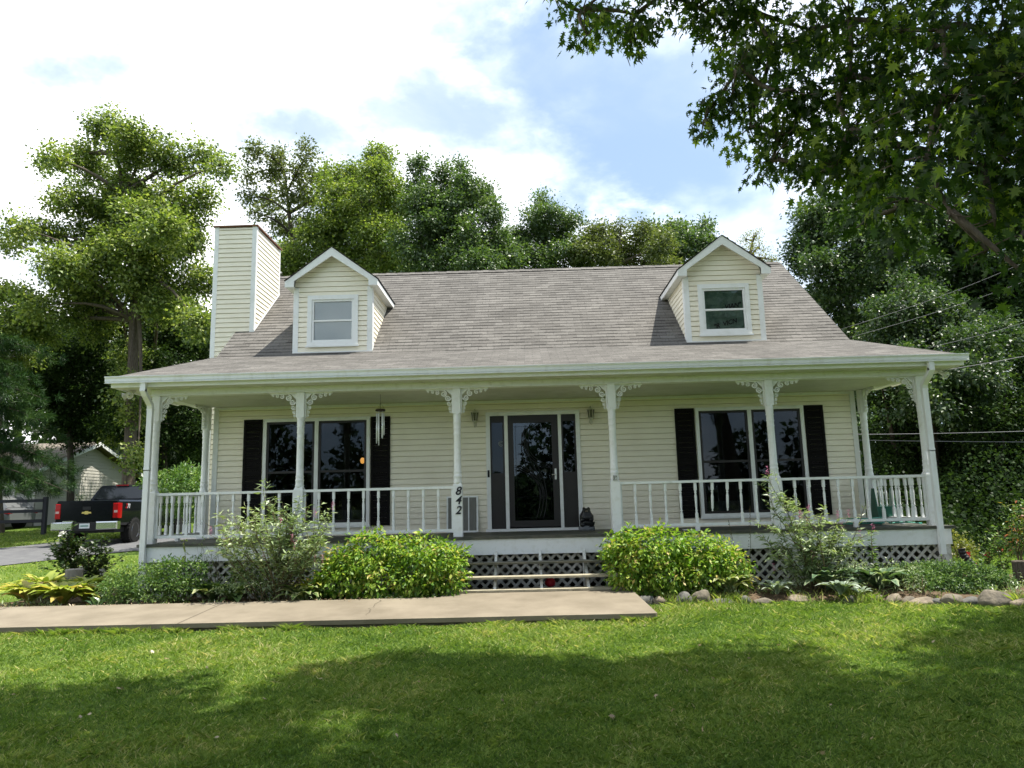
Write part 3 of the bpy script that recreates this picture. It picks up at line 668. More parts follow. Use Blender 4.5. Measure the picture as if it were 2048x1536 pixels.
w1 = front_window(-5.115, -3.0925, .172, 2.2); w2 = front_window(3.04, 5.06, .172, 2.2)
CURT = mat('pale_curtain', (.5, .52, .5), .9, .1)
for wn, a, c in ((w1, -4.98, -3.2), (w2, 3.2, 4.95)):
    mb = MB(); nn_ = 40; vs = []
    for i in range(nn_+1):
        x = a+(c-a)*i/nn_; y = WY+.14+.022*math.sin(i*1.7)
        vs += [(x, y, .22), (x, y, .46)]
    mb.add(vs, [(2*i, 2*i+2, 2*i+3, 2*i+1) for i in range(nn_)], 0, True); mb.build('curtain', CURT, wn)
def shutter(x0, x1, z0=.165, z1=2.195):
    mb = MB(); y0, y1 = WY-.042, WY-.018; zm = (z0+z1)/2
    frame(mb, x0, x1, z0, z1, .05, y0, y1); mb.box(x0+.05, x1-.05, y0, y1, zm-.05, zm+.05)
    for lo, hi in ((z0+.05, zm-.05), (zm+.05, z1-.05)):
        k = int((hi-lo)/.045)
        for i in range(k):
            z = lo+(hi-lo)*(i+.5)/k; mb.obox(((x0+x1)/2, WY-.028, z), (1, 0, 0), (0, .25, .97), (0, -.97, .25), (x1-x0)/2-.05, .022, .003)
    mb.box(x0+.02, x1-.02, WY-.0165, WY-.008, z0+.02, z1-.02)
    mb.build('shutter', DARK, HOUSE)
for a, c in ((-5.49, -5.135), (-3.075, -2.71), (2.655, 3.02), (5.078, 5.43)): shutter(a, c)

mb = MB(); z1 = 2.215                      # door surround
for a, c in ((-.90, -.825), (-.555, -.49), (.455, .515), (.79, .865)): mb.box(a, c, WY-.05, WY+.04, .05, z1-.07)
mb.box(-.90, .865, WY-.052, WY+.04, z1-.068, z1); mb.box(-.93, .90, WY-.07, WY+.02, .0, .048)
fr = mb.build('door_frame', TRIMW, HOUSE)
for a, c in ((-.823, -.557), (.517, .788)):
    mb = MB(); y0, y1 = WY-.02, WY+.03
    mb.box(a, c, y0, y1, .052, 1.07); mb.box(a, c, y0, y1, 2.02, z1-.07); mb.box(a, a+.032, y0, y1, 1.07, 2.02); mb.box(c-.032, c, y0, y1, 1.07, 2.02)
    mb.box(a+.05, c-.05, y0-.008, y0, .16, .55); mb.box(a+.05, c-.05, y0-.008, y0, .62, 1.0)
    sd = mb.build('sidelight', BRONZE, HOUSE)
    mb = MB(); mb.box(a+.03, c-.03, WY+.0, WY+.006, 1.065, 2.025); mb.build('pane', GLASS, sd)
mb = MB(); a, c, y0, y1 = -.487, .452, WY-.045, WY-.005
mb.box(a, a+.10, y0, y1, .075, 2.145); mb.box(c-.12, c, y0, y1, .075, 2.145); mb.box(a+.10, c-.12, y0, y1, 2.0, 2.145); mb.box(a+.10, c-.12, y0, y1, .075, .19)
door = mb.build('storm_door', BRONZE, HOUSE)
mb = MB(); mb.box(a+.09, c-.11, WY-.028, WY-.022, .185, 2.01); mb.build('pane', glassmat('storm_glass', (.4, .43, .43), .03, (.75, .84, .95, 1)), door)
mb = MB()                                   # leaded arcs on the storm glass
gx0, gx1 = a+.10, c-.12; LEADY = WY-.031
def arc(cx, cz, r, a0, a1, n=26):
    pts = [(cx+r*math.cos(t), LEADY, cz+r*math.sin(t)) for t in np.linspace(a0, a1, n)]
    run = []
    for p in pts+[None]:
        if p is not None and gx0 < p[0] < gx1 and .2 < p[2] < 1.99: run.append(p)
        else:
            if len(run) > 1: mb.tube(run, .0085, 5)
            run = []
for d in (0, .06, .12):
    arc(gx0-.02, .62, .50-d*.6+.08, R(-10), R(95)); arc(gx0-.55, .62, 1.02+d, R(-35), R(35))
    arc(gx1+.02, 1.72, .50-d*.6+.08, R(170), R(275)); arc(gx1+.35, 1.55, .80+d, R(120), R(230))
for x in (gx0+.04, gx1-.04): mb.tube([(x, LEADY, .24), (x, LEADY, 1.96)], .003, 5)
for z in (.62, .24, 1.93): mb.tube([(gx0+.02, LEADY, z), (gx1-.02, LEADY, z)], .003, 5)
mb.build('leading', mat('lead_came', (.008, .008, .009), .5, .3), door)
mb = MB(); mb.box(c-.085, c-.05, y0-.012, y0-.001, .93, 1.13); mb.tube([(c-.067, y0-.02, 1.02), (c-.067, y0-.05, 1.02), (c-.14, y0-.05, 1.02)], .010, 6); mb.build('handle', mat('brushed_steel', (.6, .58, .54), .3, .5, 1), door)
mb = MB(); mb.box(a+.12, c-.10, WY+.03, WY+.06, .06, 2.12); mb.build('inner_door', BRONZE, door)
mb = MB(); mb.box(-.882, -.845, WY-.064, WY-.051, 1.0, 1.13); mb.lathe([(.012, -.02), (.012, .02)], (-.863, WY-.07, 1.06), 8); mb.build('doorbell', BLACK, fr)
mb = MB(); mb.tube([(-.62+.045*math.cos(t), WY-.012, 1.62+.045*math.sin(t)) for t in np.linspace(0, 6.283, 20)], .007, 5); mb.tube([(-.62+.022*math.cos(t), WY-.012, 1.62+.022*math.sin(t)) for t in np.linspace(0.6, 6.283, 14)], .006, 5); mb.build('round_sticker', mat('sticker_grey', (.25, .26, .27), .6), fr)

# ---------------- dormers
def dormer(x0, x1, blind):
    xm = (x0+x1)/2; Y0 = 1.93; ze = 4.86; hw = (x1-x0)/2; ohw = hw+.16; pk = 5.62; sl = (pk-4.93)/ohw*1.0
    zt = lambda x: pk-.022-abs(x-xm)*((pk-4.93)/ohw)
    back = lambda z: YK+(z-ZK)/SLP
    def span(z):
        if z <= zt(x0): return (x0, x1)
        h_ = (zt(xm)-z)/((pk-4.93)/ohw); return (xm-max(h_, .005), xm+max(h_, .005))
    wx0, wx1, wz0, wz1 = xm-.505, xm+.505, 3.655, 4.69
    mb = MB(); siding(mb, (0, Y0, 0), (1, 0, 0), (0, -1, 0), span, 3.55, zt(xm)-.01, .102, [(wx0+.05, wx1-.05, wz0+.05, wz1-.05)])
    for x, s in ((x0, -1), (x1, 1)):
        z = 3.56
        while z < ze:
            z2 = min(z+.102, ze); ya, yb = max(back(z), Y0)+.03, max(back(z2), Y0)+.03
            mb.add([(x+s*.016, Y0, z), (x+s*.016, ya, z), (x+s*.003, yb, z2), (x+s*.003, Y0, z2), (x, Y0, z), (x, ya, z)], [(0, 1, 2, 3), (4, 5, 1, 0)]); z = z2
    dm = mb.build('dormer', VINYL, HOUSE)
    mb = MB(); cb = .085
    for x, s in ((x0, 1), (x1, -1)):
        mb.box(min(x-s*.02, x+s*cb), max(x-s*.02, x+s*cb), Y0-.024, Y0+.0, 3.53, ze); mb.box(min(x-s*.021, x-s*.003), max(x-s*.021, x-s*.003), Y0+.002, Y0+.10, 3.53, ze)
        mb.prism([(x-s*.019, Y0+.10, back(3.55)*0+3.55+.02), (x-s*.019, back(ze)-.02, ze-.03), (x-s*.019, back(ze)-.02, ze+.0), (x-s*.019, Y0+.10, 3.55+.08)], (s*.004, 0, 0)) if False else None
    mb.box(x0-.02, x1+.02, Y0-.03, Y0-.002, 3.515, 3.549)
    mb.build('corner_board', TRIMW, dm)
    # roof slabs with shingles, rake fascia with boxed returns
    yb_pk, yb_e = back(pk), back(4.93); Yf = 1.74
    mb = MB()
    for s in (-1, 1):
        E0 = np.array((xm+s*ohw, Yf-.02, 4.955)); E1 = np.array((xm+s*ohw, back(4.955)+.02, 4.955)); K0 = np.array((xm, Yf-.02, pk+.025)); K1 = np.array((xm, back(pk+.025)+.02, pk+.025))
        if s == 1: shingles(mb, E0, E1, K1, K0, 7)
        else: shingles(mb, E1, E0, K0, K1, 7)
    mb.build('roof', SHING, dm)
    mb = MB()
    for s in (-1, 1):
        d = -.035
        poly = [(xm+s*(ohw-.01), Yf, 4.945), (xm, Yf, pk+.012), (xm, Yf, pk-.165), (xm+s*(ohw-.19), Yf, 4.955-.0), (xm+s*(ohw-.19), Yf, 4.83), (xm+s*(ohw-.01), Yf, 4.83)]
        mb.prism(poly if s == 1 else poly[::-1], (0, .03, 0))
        # soffit and side fascia back to the roof
        mb.prism([(xm+s*(ohw-.012), Yf+.031, 4.94), (xm+s*(ohw-.012), back(4.94), 4.94), (xm+s*(ohw-.012), back(4.84), 4.84), (xm+s*(ohw-.012), Yf+.031, 4.84)], (-s*.02, 0, 0))
        mb.box(min(xm+s*(ohw-.034), xm+s*hw), max(xm+s*(ohw-.034), xm+s*hw), Yf+.032, back(4.85)-.01, 4.842, 4.856)
        mb.box(min(xm+s*(ohw-.19), xm+s*(ohw-.034)), max(xm+s*(ohw-.19), xm+s*(ohw-.034)), Yf+.032, Y0-.02, 4.83, 4.841)
        # sheathing under the roof
        a = np.array((xm+s*(ohw-.015), Yf+.005, 4.945)); 
        mb.prism([(xm+s*(ohw-.015), Yf+.031, 4.935), (xm, Yf+.031, pk+.002), (xm, Yf+.031, pk-.04), (xm+s*(ohw-.015), Yf+.031, 4.895)], (0, .95, 0)) if False else mb.add([(xm+s*(ohw-.015), Yf+.031, 4.925), (xm, Yf+.031, pk-.012), (xm, back(pk-.012), pk-.012), (xm+s*(ohw-.015), back(4.925), 4.925)], [(0, 1, 2, 3)])
    mb.build('fascia', TRIMW, dm)
    # window
    mb = MB(); frame(mb, wx0, wx1, wz0, wz1, .085, Y0-.04, Y0+.02); mb.box(wx0-.02, wx1+.02, Y0-.06, Y0-.041, wz0-.02, wz0+.015)
    wn = mb.build('window', TRIMW, HOUSE)
    mb = MB(); a, c, d, e = wx0+.087, wx1-.087, wz0+.087, wz1-.087; zm = (d+e)/2
    frame(mb, a, c, d, e, .042, Y0-.02, Y0+.03); mb.box(a+.043, c-.043, Y0-.022, Y0+.03, zm-.018, zm+.018); mb.build('sash', TRIMW, wn)
    mb = MB(); mb.box(a+.03, c-.03, Y0+.0, Y0+.005, d+.03, e-.03); mb.build('pane', GLASSC, wn)
    if blind:
        mb = MB(); k = 42
        for i in range(k):
            z = d+(e-d)*(i+.5)/k; mb.obox(((a+c)/2, Y0+.028, z), (1, 0, 0), (0, .42, .91), (0, -.91, .42), (c-a)/2, .0135, .0008)
        mb.build('blind', mat('blind_white', (.85, .86, .85), .6), wn)
    else:
        SH = mat('green_plastic_sheet', (.13, .22, .175), .25, .5, color2=(.24, .37, .31), nscale=7, bump=(9, .8, .03))
        mb = MB(); K = 16; vs = []
        for j in range(K+1):
            for i in range(K+1): vs.append((a+(c-a-.045)*i/K, Y0+.03+.012*math.sin(i*.9+j*.35)+.008*math.sin(j*1.3), d+(e-d-.03)*j/K))
        mb.add(vs, [(j*(K+1)+i, j*(K+1)+i+1, (j+1)*(K+1)+i+1, (j+1)*(K+1)+i) for j in range(K) for i in range(K)], 0, True); mb.build('plastic_sheet', SH, wn)
        for body, x, z, rot in (('"R  VICN', a+.20, d+.05, 15), ('- VIAN"', a+.36, zm+.0, 9)):
            fc = bpy.data.curves.new('lettering', 'FONT'); fc.body = body; fc.size = .125; fc.shear = .3; fc.extrude = .001; fc.offset = .003; fc.space_character = .98; fc.materials.append(NUMB)
            o = link('lettering', fc, wn); o.rotation_euler = (R(90), R(-rot), 0); o.location = Vector((x, Y0+.008, z))-world_loc(wn)
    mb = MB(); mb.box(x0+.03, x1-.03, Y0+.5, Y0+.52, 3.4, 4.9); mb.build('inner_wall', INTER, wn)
    return dm
dormer(-4.685, -3.145, True); dormer(3.065, 4.58, False)

# ---------------- chimney chase
cx0, cx1, cy0, cy1, cz = -6.68, -5.81, 2.733, 4.23, 6.50
mb = MB(); siding(mb, (0, cy0, 0), (1, 0, 0), (0, -1, 0), rect(cx0, cx1), -.8, cz, .102); siding(mb, (cx1, 0, 0), (0, 1, 0), (1, 0, 0), rect(cy0, cy1), 3.4, cz, .102)
siding(mb, (cx0, 0, 0), (0, 1, 0), (-1, 0, 0), rect(cy0, cy1), -.8, cz, .102); siding(mb, (0, cy1, 0), (1, 0, 0), (0, 1, 0), rect(cx0, cx1), -.8, cz, .102)
ch = mb.build('chimney', VINYL, HOUSE)
mb = MB()
for x in (cx0, cx1):
    s = 1 if x == cx0 else -1
    mb.box(min(x-s*.02, x+s*.075), max(x-s*.02, x+s*.075), cy0-.022, cy0+.0, -.8, cz+.004); mb.box(min(x-s*.021, x-s*.002), max(x-s*.021, x-s*.002), cy0+.002, cy0+.06, -.8, cz+.004); mb.box(min(x-s*.021, x-s*.002), max(x-s*.021, x-s*.002), cy1-.06, cy1+.01, -.8, cz+.004)
mb.build('corner_board', TRIMW, ch)
RUST = mat('rusty_metal', (.10, .045, .028), .8, .3, color2=(.22, .11, .06), nscale=5)
mb = MB(); mb.box(cx0-.05, cx1+.05, cy0-.05, cy1+.05, cz+.006, cz+.035); mb.box(cx0+.05, cx1-.05, cy0+.05, cy1-.05, cz+.036, cz+.06); mb.build('cap', RUST, ch)
mb = MB(); mb.prism([(cx1+.024, cy0-.03, ZK+SLP*(cy0-.03-YK)+.02), (cx1+.024, cy1, ZK+SLP*(cy1-YK)+.02), (cx1+.024, cy1, ZK+SLP*(cy1-YK)+.05), (cx1+.024, cy0-.03, ZK+SLP*(cy0-.03-YK)+.06)], (.01, 0, 0)); mb.build('flashing', TRIMW, ch)

# ------------------------------------------------------------------ trees
OAKL = leafmat('oak_leaf', [(0, (.05, .085, .022)), (.45, (.155, .22, .055)), (.8, (.27, .33, .085)), (1, (.34, .38, .12))], .42, .04)
DARKL = leafmat('dark_leaf', [(0, (.025, .054, .019)), (.5, (.080, .138, .045)), (.85, (.145, .21, .070)), (1, (.21, .27, .10))], .38, .06, .45)
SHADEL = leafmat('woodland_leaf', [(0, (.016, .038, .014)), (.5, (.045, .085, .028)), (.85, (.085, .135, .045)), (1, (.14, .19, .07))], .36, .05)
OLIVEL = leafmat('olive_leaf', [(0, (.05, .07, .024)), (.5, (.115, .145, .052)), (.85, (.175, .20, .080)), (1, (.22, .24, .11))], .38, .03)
ROSED = leafmat('shade_leaf', [(0, (.010, .022, .008)), (.5, (.028, .052, .016)), (1, (.055, .09, .025))], .3, .008)  # leaf colour darkened to stand in for woodland shade
YELL = leafmat('yellowing_leaf', [(0, (.10, .13, .03)), (.5, (.20, .22, .05)), (1, (.34, .32, .08))], .4, .05)
PINEL = leafmat('pine_needle', [(0, (.012, .034, .012)), (.5, (.028, .066, .018)), (1, (.07, .12, .03))], .2, .02)
MAPLEL = leafmat('maple_leaf', [(0, (.020, .046, .012)), (.5, (.040, .080, .016)), (.85, (.105, .17, .028)), (1, (.22, .29, .045))], .58, .02, .4, (1.3, 1.45, .4))

BOXL = leafmat('boxwood_leaf', [(0, (.035, .085, .02)), (.5, (.09, .175, .038)), (1, (.20, .29, .07))], .3, .035, .45)
def ground_at(px, Y):
    p = at(px, 900, Y); return (p[0], Y, G(Y))
tree('oak_tree', 'tall spreading oak with loose yellow-green crown beside the chimney', ground_at(262, 17), pxblobs([
    (215,262,38),(262,275,30),(180,320,46),(285,310,48),(350,325,42),(405,305,26),(440,330,22),(115,318,28),(90,330,14),(255,385,62),(335,400,58),(405,400,34),(140,395,36),(190,455,58),(285,490,74),(375,480,48),
    (40,455,24),(22,488,18),(95,470,36),(120,530,44),(215,560,62),(320,575,62),(405,560,40),(95,610,36),(175,640,52),(290,650,58),(390,645,46),(60,600,18),(150,580,40),(250,440,50),(330,460,46),(270,520,50),(180,580,40),(60,640,30),(262,715,30),(252,770,28),(272,825,30),(246,880,26),(275,920,22)], 17, .9, 1.5),
    OAKL, BARK, .15, 190, .26, shell=.30, clus=34, crad=.46, twigs=4, fork=at(270, 560, 17), spread=.5)
tree('oak_tree', 'thin open oak with bare forked limbs showing against the cloud', ground_at(583, 27), pxblobs([
    (512,305,24),(560,318,26),(612,312,24),(500,350,18),(548,350,26),(600,350,28),(634,355,18),(500,395,18),(535,400,24),(585,395,30),(628,400,22),(510,425,14),(565,440,28),(612,440,26),(590,475,34)], 27, .9, 1.0),
    OLIVEL, BARKD, .18, 75, .2, shell=.4, clus=26, crad=.42, twigs=5, fork=at(583, 470, 27))
tree('hardwood_tree', 'broad light green hardwood with a knobbly top behind the first dormer', ground_at(730, 24), pxblobs([
    (752,318,26),(700,358,40),(762,365,48),(672,385,28),(660,430,38),(715,425,58),(790,420,50),(640,470,34),(690,490,58),(770,490,62),(620,520,40),(700,545,60),(800,540,60),(560,500,30),(580,540,40)], 24, 1, 1.2),
    OAKL, BARK, .16, 190, .24, shell=.28, clus=36, crad=.5, spread=.34)
tree('hardwood_tree', 'dark bushy hardwood with several upright spires over the ridge', ground_at(900, 20), pxblobs([
    (835,330,16),(833,362,24),(838,405,38),(884,345,15),(882,378,24),(924,335,15),(926,368,26),(930,405,36),(965,385,26),(985,425,28),(880,430,50),(850,475,54),(920,470,58),(985,475,36),(870,530,56),(950,530,60),(1008,520,34)], 20, 1, .9),
    DARKL, BARKD, .14, 230, .22, shell=.3, clus=30, crad=.40, spread=.3)
tree('hardwood_tree', 'small dark pointed hardwood behind the middle of the ridge', ground_at(1095, 24), pxblobs([
    (1080,400,16),(1078,430,26),(1112,425,22),(1138,450,26),(1060,465,30),(1030,480,28),(1015,510,36),(1100,475,40),(1050,515,38),(1110,525,48),(1160,500,26),(1165,535,30)], 24, 1, .9),
    DARKL, BARKD, .14, 220, .22, clus=30, crad=.4, spread=.3)
tree('olive_tree_mass', 'low olive green tree with a rounded top left of the second dormer', ground_at(1240, 23), pxblobs([
    (1165,500,34),(1190,470,24),(1232,468,24),(1275,472,26),(1310,495,28),(1205,510,36),(1260,515,40),(1320,530,32)], 23, 1, .8),
    OLIVEL, BARK, .15, 190, .22, clus=30, spread=.3).name = 'hardwood_tree'
tree('hardwood_tree', 'far bluish green tree with ragged tips touching the second dormer gable', ground_at(1360, 30), pxblobs([
    (1305,462,16),(1310,490,22),(1352,458,22),(1375,480,30),(1404,455,18),(1405,490,30),(1345,515,34),(1400,530,36)], 30, 1, 1),
    DARKL, BARKD, .18, 150, .26, clus=30, crad=.45, spread=.3)
tree('young_tree', 'wispy yellowing sapling just past the second dormer gable', ground_at(1508, 18), pxblobs([
    (1492,478,12),(1512,470,10),(1518,495,14),(1500,505,14),(1545,520,10),(1525,520,16),(1490,540,20)], 18, 1, .4),
    YELL, BARK, .07, 50, .16, clus=10, crad=.25)
tree('oak_tree', 'tall dark oak with glossy leaves rising right of the roof slope', ground_at(1690, 16), pxblobs([
    (1640,410,34),(1615,440,24),(1690,420,46),(1745,400,50),(1640,480,46),(1605,500,26),(1715,490,56),(1780,480,56),(1600,530,26),(1660,550,52),(1740,560,58),(1800,550,50),(1640,610,44),(1710,630,56),(1790,620,56),(1690,690,50),(1760,690,56)], 16, 1, 1.2),
    SHADEL, BARKD, .15, 210, .23, shell=.32, clus=30, crad=.42, fork=at(1695, 620, 16), spread=.32)
tree('hardwood_tree', 'bushy tree with sunlit twigs on a rounded crown right of the porch roof', ground_at(1850, 10), pxblobs([
    (1790,610,36),(1840,600,50),(1900,640,54),(1780,670,46),(1850,670,60),(1930,700,58),(1990,670,50),(1800,730,50),(1880,750,62),(1960,770,60),(1830,800,50)], 10, 1, .8),
    SHADEL, BARKD, .12, 300, .2, shell=.3, clus=30, crad=.36, spread=.35)
tree('hardwood_tree', 'tall dark tree at the picture edge behind the maple branches', ground_at(1990, 18), pxblobs([
    (1900,480,60),(1960,430,60),(2030,430,60),(1880,560,50),(1960,540,70),(2040,540,70),(2050,640,60),(1980,620,50),(2110,500,80),(2120,620,80),(1840,430,50)], 18, 1, 1),
    SHADEL, BARKD, .2, 130, .25, clus=30, crad=.5, spread=.3)
for i, (px, Y, lb, lst) in enumerate([
    (1800, 11, 'shaded understorey tree with a few sunlit leaves behind the porch end rail', [(1775,800,50),(1830,850,52),(1770,880,46),(1850,920,54),(1790,950,50),(1760,1010,50),(1840,1010,56)]),
    (1960, 9, 'shaded understorey tree right of the corner post with sunlit upper twigs', [(1920,830,50),(1980,860,56),(2040,830,60),(1930,920,52),(2000,950,60),(2060,930,60),(1920,1010,50),(1990,1040,52),(2060,1030,56)]),
    (2070, 12, 'dark broadleaf tree cut by the picture edge above the stump', [(2050,740,60),(2110,720,80),(2100,820,80),(2120,920,80),(2090,1020,70)])]):
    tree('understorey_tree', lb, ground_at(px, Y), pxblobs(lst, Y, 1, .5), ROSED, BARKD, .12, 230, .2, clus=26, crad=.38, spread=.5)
tree('hardwood_tree', 'dark dense tree behind the parked black pickup', ground_at(200, 37), pxblobs([
    (120,690,60),(190,720,64),(270,720,60),(340,700,58),(400,690,48),(100,770,60),(170,800,66),(250,800,60),(330,790,60),(400,770,50),(140,860,60),(230,870,60),(310,870,60),(390,850,50),(280,940,60),(370,920,60),(210,930,50)], 37, 1, 1.4),
    DARKL, BARKD, .26, 80, .26, clus=26, crad=.6, spread=.4)
tree('hardwood_tree', 'leafy green tree at the picture edge above the pine boughs', ground_at(10, 18), pxblobs([
    (10,585,34),(45,610,36),(-30,600,40),(15,650,44),(70,665,34),(-40,670,50),(40,705,44),(-20,740,50)], 18, 1, .7),
    OAKL, BARK, .15, 150, .2, clus=30, spread=.35)
for px, Y, lb, lst in [(150, 23, 'shaded tree with sparse sunlit leaves under the big oak, left of its trunk', [(95,690,44),(60,740,40),(140,720,50),(110,790,50),(180,780,54),(60,810,44),(150,850,50),(200,680,40)]),
    (340, 22, 'shaded tree between the oak trunk and the chimney', [(230,640,44),(300,600,40),(350,620,40),(200,590,36),(300,690,46),(360,680,44),(410,700,40),(270,760,50),(340,760,54),(400,780,46),(290,840,54),(360,850,54),(410,870,44),(310,910,46),(240,830,40)])]:
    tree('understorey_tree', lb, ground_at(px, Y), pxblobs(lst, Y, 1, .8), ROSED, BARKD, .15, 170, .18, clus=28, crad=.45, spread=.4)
# white pine whose boughs droop in front of the neighbour's house
def pine():
    base = ground_at(-60, 12); t = thing('pine_tree', 'shaggy dark pine with drooping boughs in front of the far gabled house', 'tree', base)
    mb = MB(); top = at(-70, 520, 12); mb.tube([np.array(base)-(0, 0, .1), (np.array(base)+top)/2, top], [.24, .17, .03], 9, cap=False)
    Ps, Ds, Ls = [], [], []
    tips = [(60,760),(95,800),(40,850),(110,870),(140,985),(90,970),(130,930),(70,910),(20,930),(110,720),(30,700),(60,960),(0,980),(150,960),(20,800),(80,840),(10,870),(50,985),(-20,960),(-40,900),(115,985),(0,760)]
    for px, py in tips:
        e = at(px, py, 12+rng.normal(0, .9)); a = np.array((top[0]*.5+base[0]*.5, 12, e[2]+.55*abs(e[0]-base[0])*.5+.2)); pts = limb(mb, a, e, .045, .01, -.12, 6, 5)
        for k in range(46):
            f = rng.uniform(.25, 1.02); i = min(int(f*6), 5); q = pts[i]+(pts[i+1]-pts[i])*(f*6-i)+rng.normal(0, .10+.10*f, 3)*np.array((1, 1, .6))
            m = 64; Ps.append(q+rng.normal(0, .04, (m, 3))); dd = unit(m)*.9+(pts[-1]-pts[0])/np.linalg.norm(pts[-1]-pts[0])*.7+(0, 0, .1); Ds.append(dd); Ls.append(np.clip(rng.normal(.45, .25)+rng.normal(0, .1, m), 0, 1))
    mb.build('trunk', BARKD, t); P = np.vstack(Ps); leaves('crown', P, np.vstack(Ds), rng.uniform(.16, .28, len(P)), 'needle', PINEL, t, np.concatenate(Ls), jitter=.2)
pine()
t = thing('hedge', 'clipped green shrub showing through the porch rail beside the pickup', 'shrub', ground_at(350, 9.5))
P, D, L = blob_leaves(pxblobs([(320,970,26),(350,962,30),(385,958,32),(415,965,30),(340,1000,32),(390,1000,36),(430,990,30)], 9.5, 1, .3), 260, .1, 20, .18, .2); leaves('foliage', P, D, .1*rng.uniform(.7, 1.3, len(P)), 'oval', BOXL, t, L)
# far wood closing the view under the crowns
N_ = 34000; X = rng.uniform(-60, 48, N_); Yw = np.where(X < -18, rng.uniform(33, 42, N_), rng.uniform(29, 40, N_)); Z = np.array([G(y) for y in Yw])+rng.uniform(0, 1, N_)**1.1*(5.6+1.6*np.sin(X*.35)+1.0*np.sin(X*.9)+np.where(X < -14, 2.5, 0))
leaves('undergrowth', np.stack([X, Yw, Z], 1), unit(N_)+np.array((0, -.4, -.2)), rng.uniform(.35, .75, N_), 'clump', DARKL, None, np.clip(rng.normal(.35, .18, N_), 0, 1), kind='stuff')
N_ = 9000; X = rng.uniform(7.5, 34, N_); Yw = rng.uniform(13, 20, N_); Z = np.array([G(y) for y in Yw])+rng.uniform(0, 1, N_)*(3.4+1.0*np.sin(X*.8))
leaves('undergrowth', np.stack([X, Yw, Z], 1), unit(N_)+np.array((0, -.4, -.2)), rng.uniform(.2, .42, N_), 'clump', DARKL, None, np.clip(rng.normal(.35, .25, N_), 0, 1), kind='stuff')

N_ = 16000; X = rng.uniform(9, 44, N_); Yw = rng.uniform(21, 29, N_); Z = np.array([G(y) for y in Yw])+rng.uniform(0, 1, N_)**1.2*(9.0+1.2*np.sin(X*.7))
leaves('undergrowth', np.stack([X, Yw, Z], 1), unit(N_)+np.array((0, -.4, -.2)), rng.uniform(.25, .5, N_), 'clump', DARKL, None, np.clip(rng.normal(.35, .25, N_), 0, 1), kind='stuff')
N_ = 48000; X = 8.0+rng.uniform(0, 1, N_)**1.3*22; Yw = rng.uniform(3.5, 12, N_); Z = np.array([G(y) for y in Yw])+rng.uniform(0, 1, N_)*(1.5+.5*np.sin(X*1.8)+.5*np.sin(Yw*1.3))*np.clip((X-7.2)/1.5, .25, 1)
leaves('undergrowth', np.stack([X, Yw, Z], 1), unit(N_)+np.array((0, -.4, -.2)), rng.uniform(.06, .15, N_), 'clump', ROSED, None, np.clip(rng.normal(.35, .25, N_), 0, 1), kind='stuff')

# the wood across the road, mirrored in the panes of the porch
N_ = 24000; X = rng.uniform(-34, 34, N_); hh_ = 3.2+2.6*np.sin(X*.42+1)+2.0*np.sin(X*1.1)+1.2*np.sin(X*2.7+.5); Z = -.9+rng.uniform(0, 1, N_)**.9*np.clip(hh_, 1.2, 9); Yw = -30+rng.normal(0, 1.2, N_)
leaves('treeline', np.stack([X, Yw, Z], 1), unit(N_)+np.array((0, .3, -.2)), rng.uniform(.3, .65, N_), 'clump', ROSED, None, np.clip(rng.normal(.35, .18, N_), 0, 1), kind='stuff')

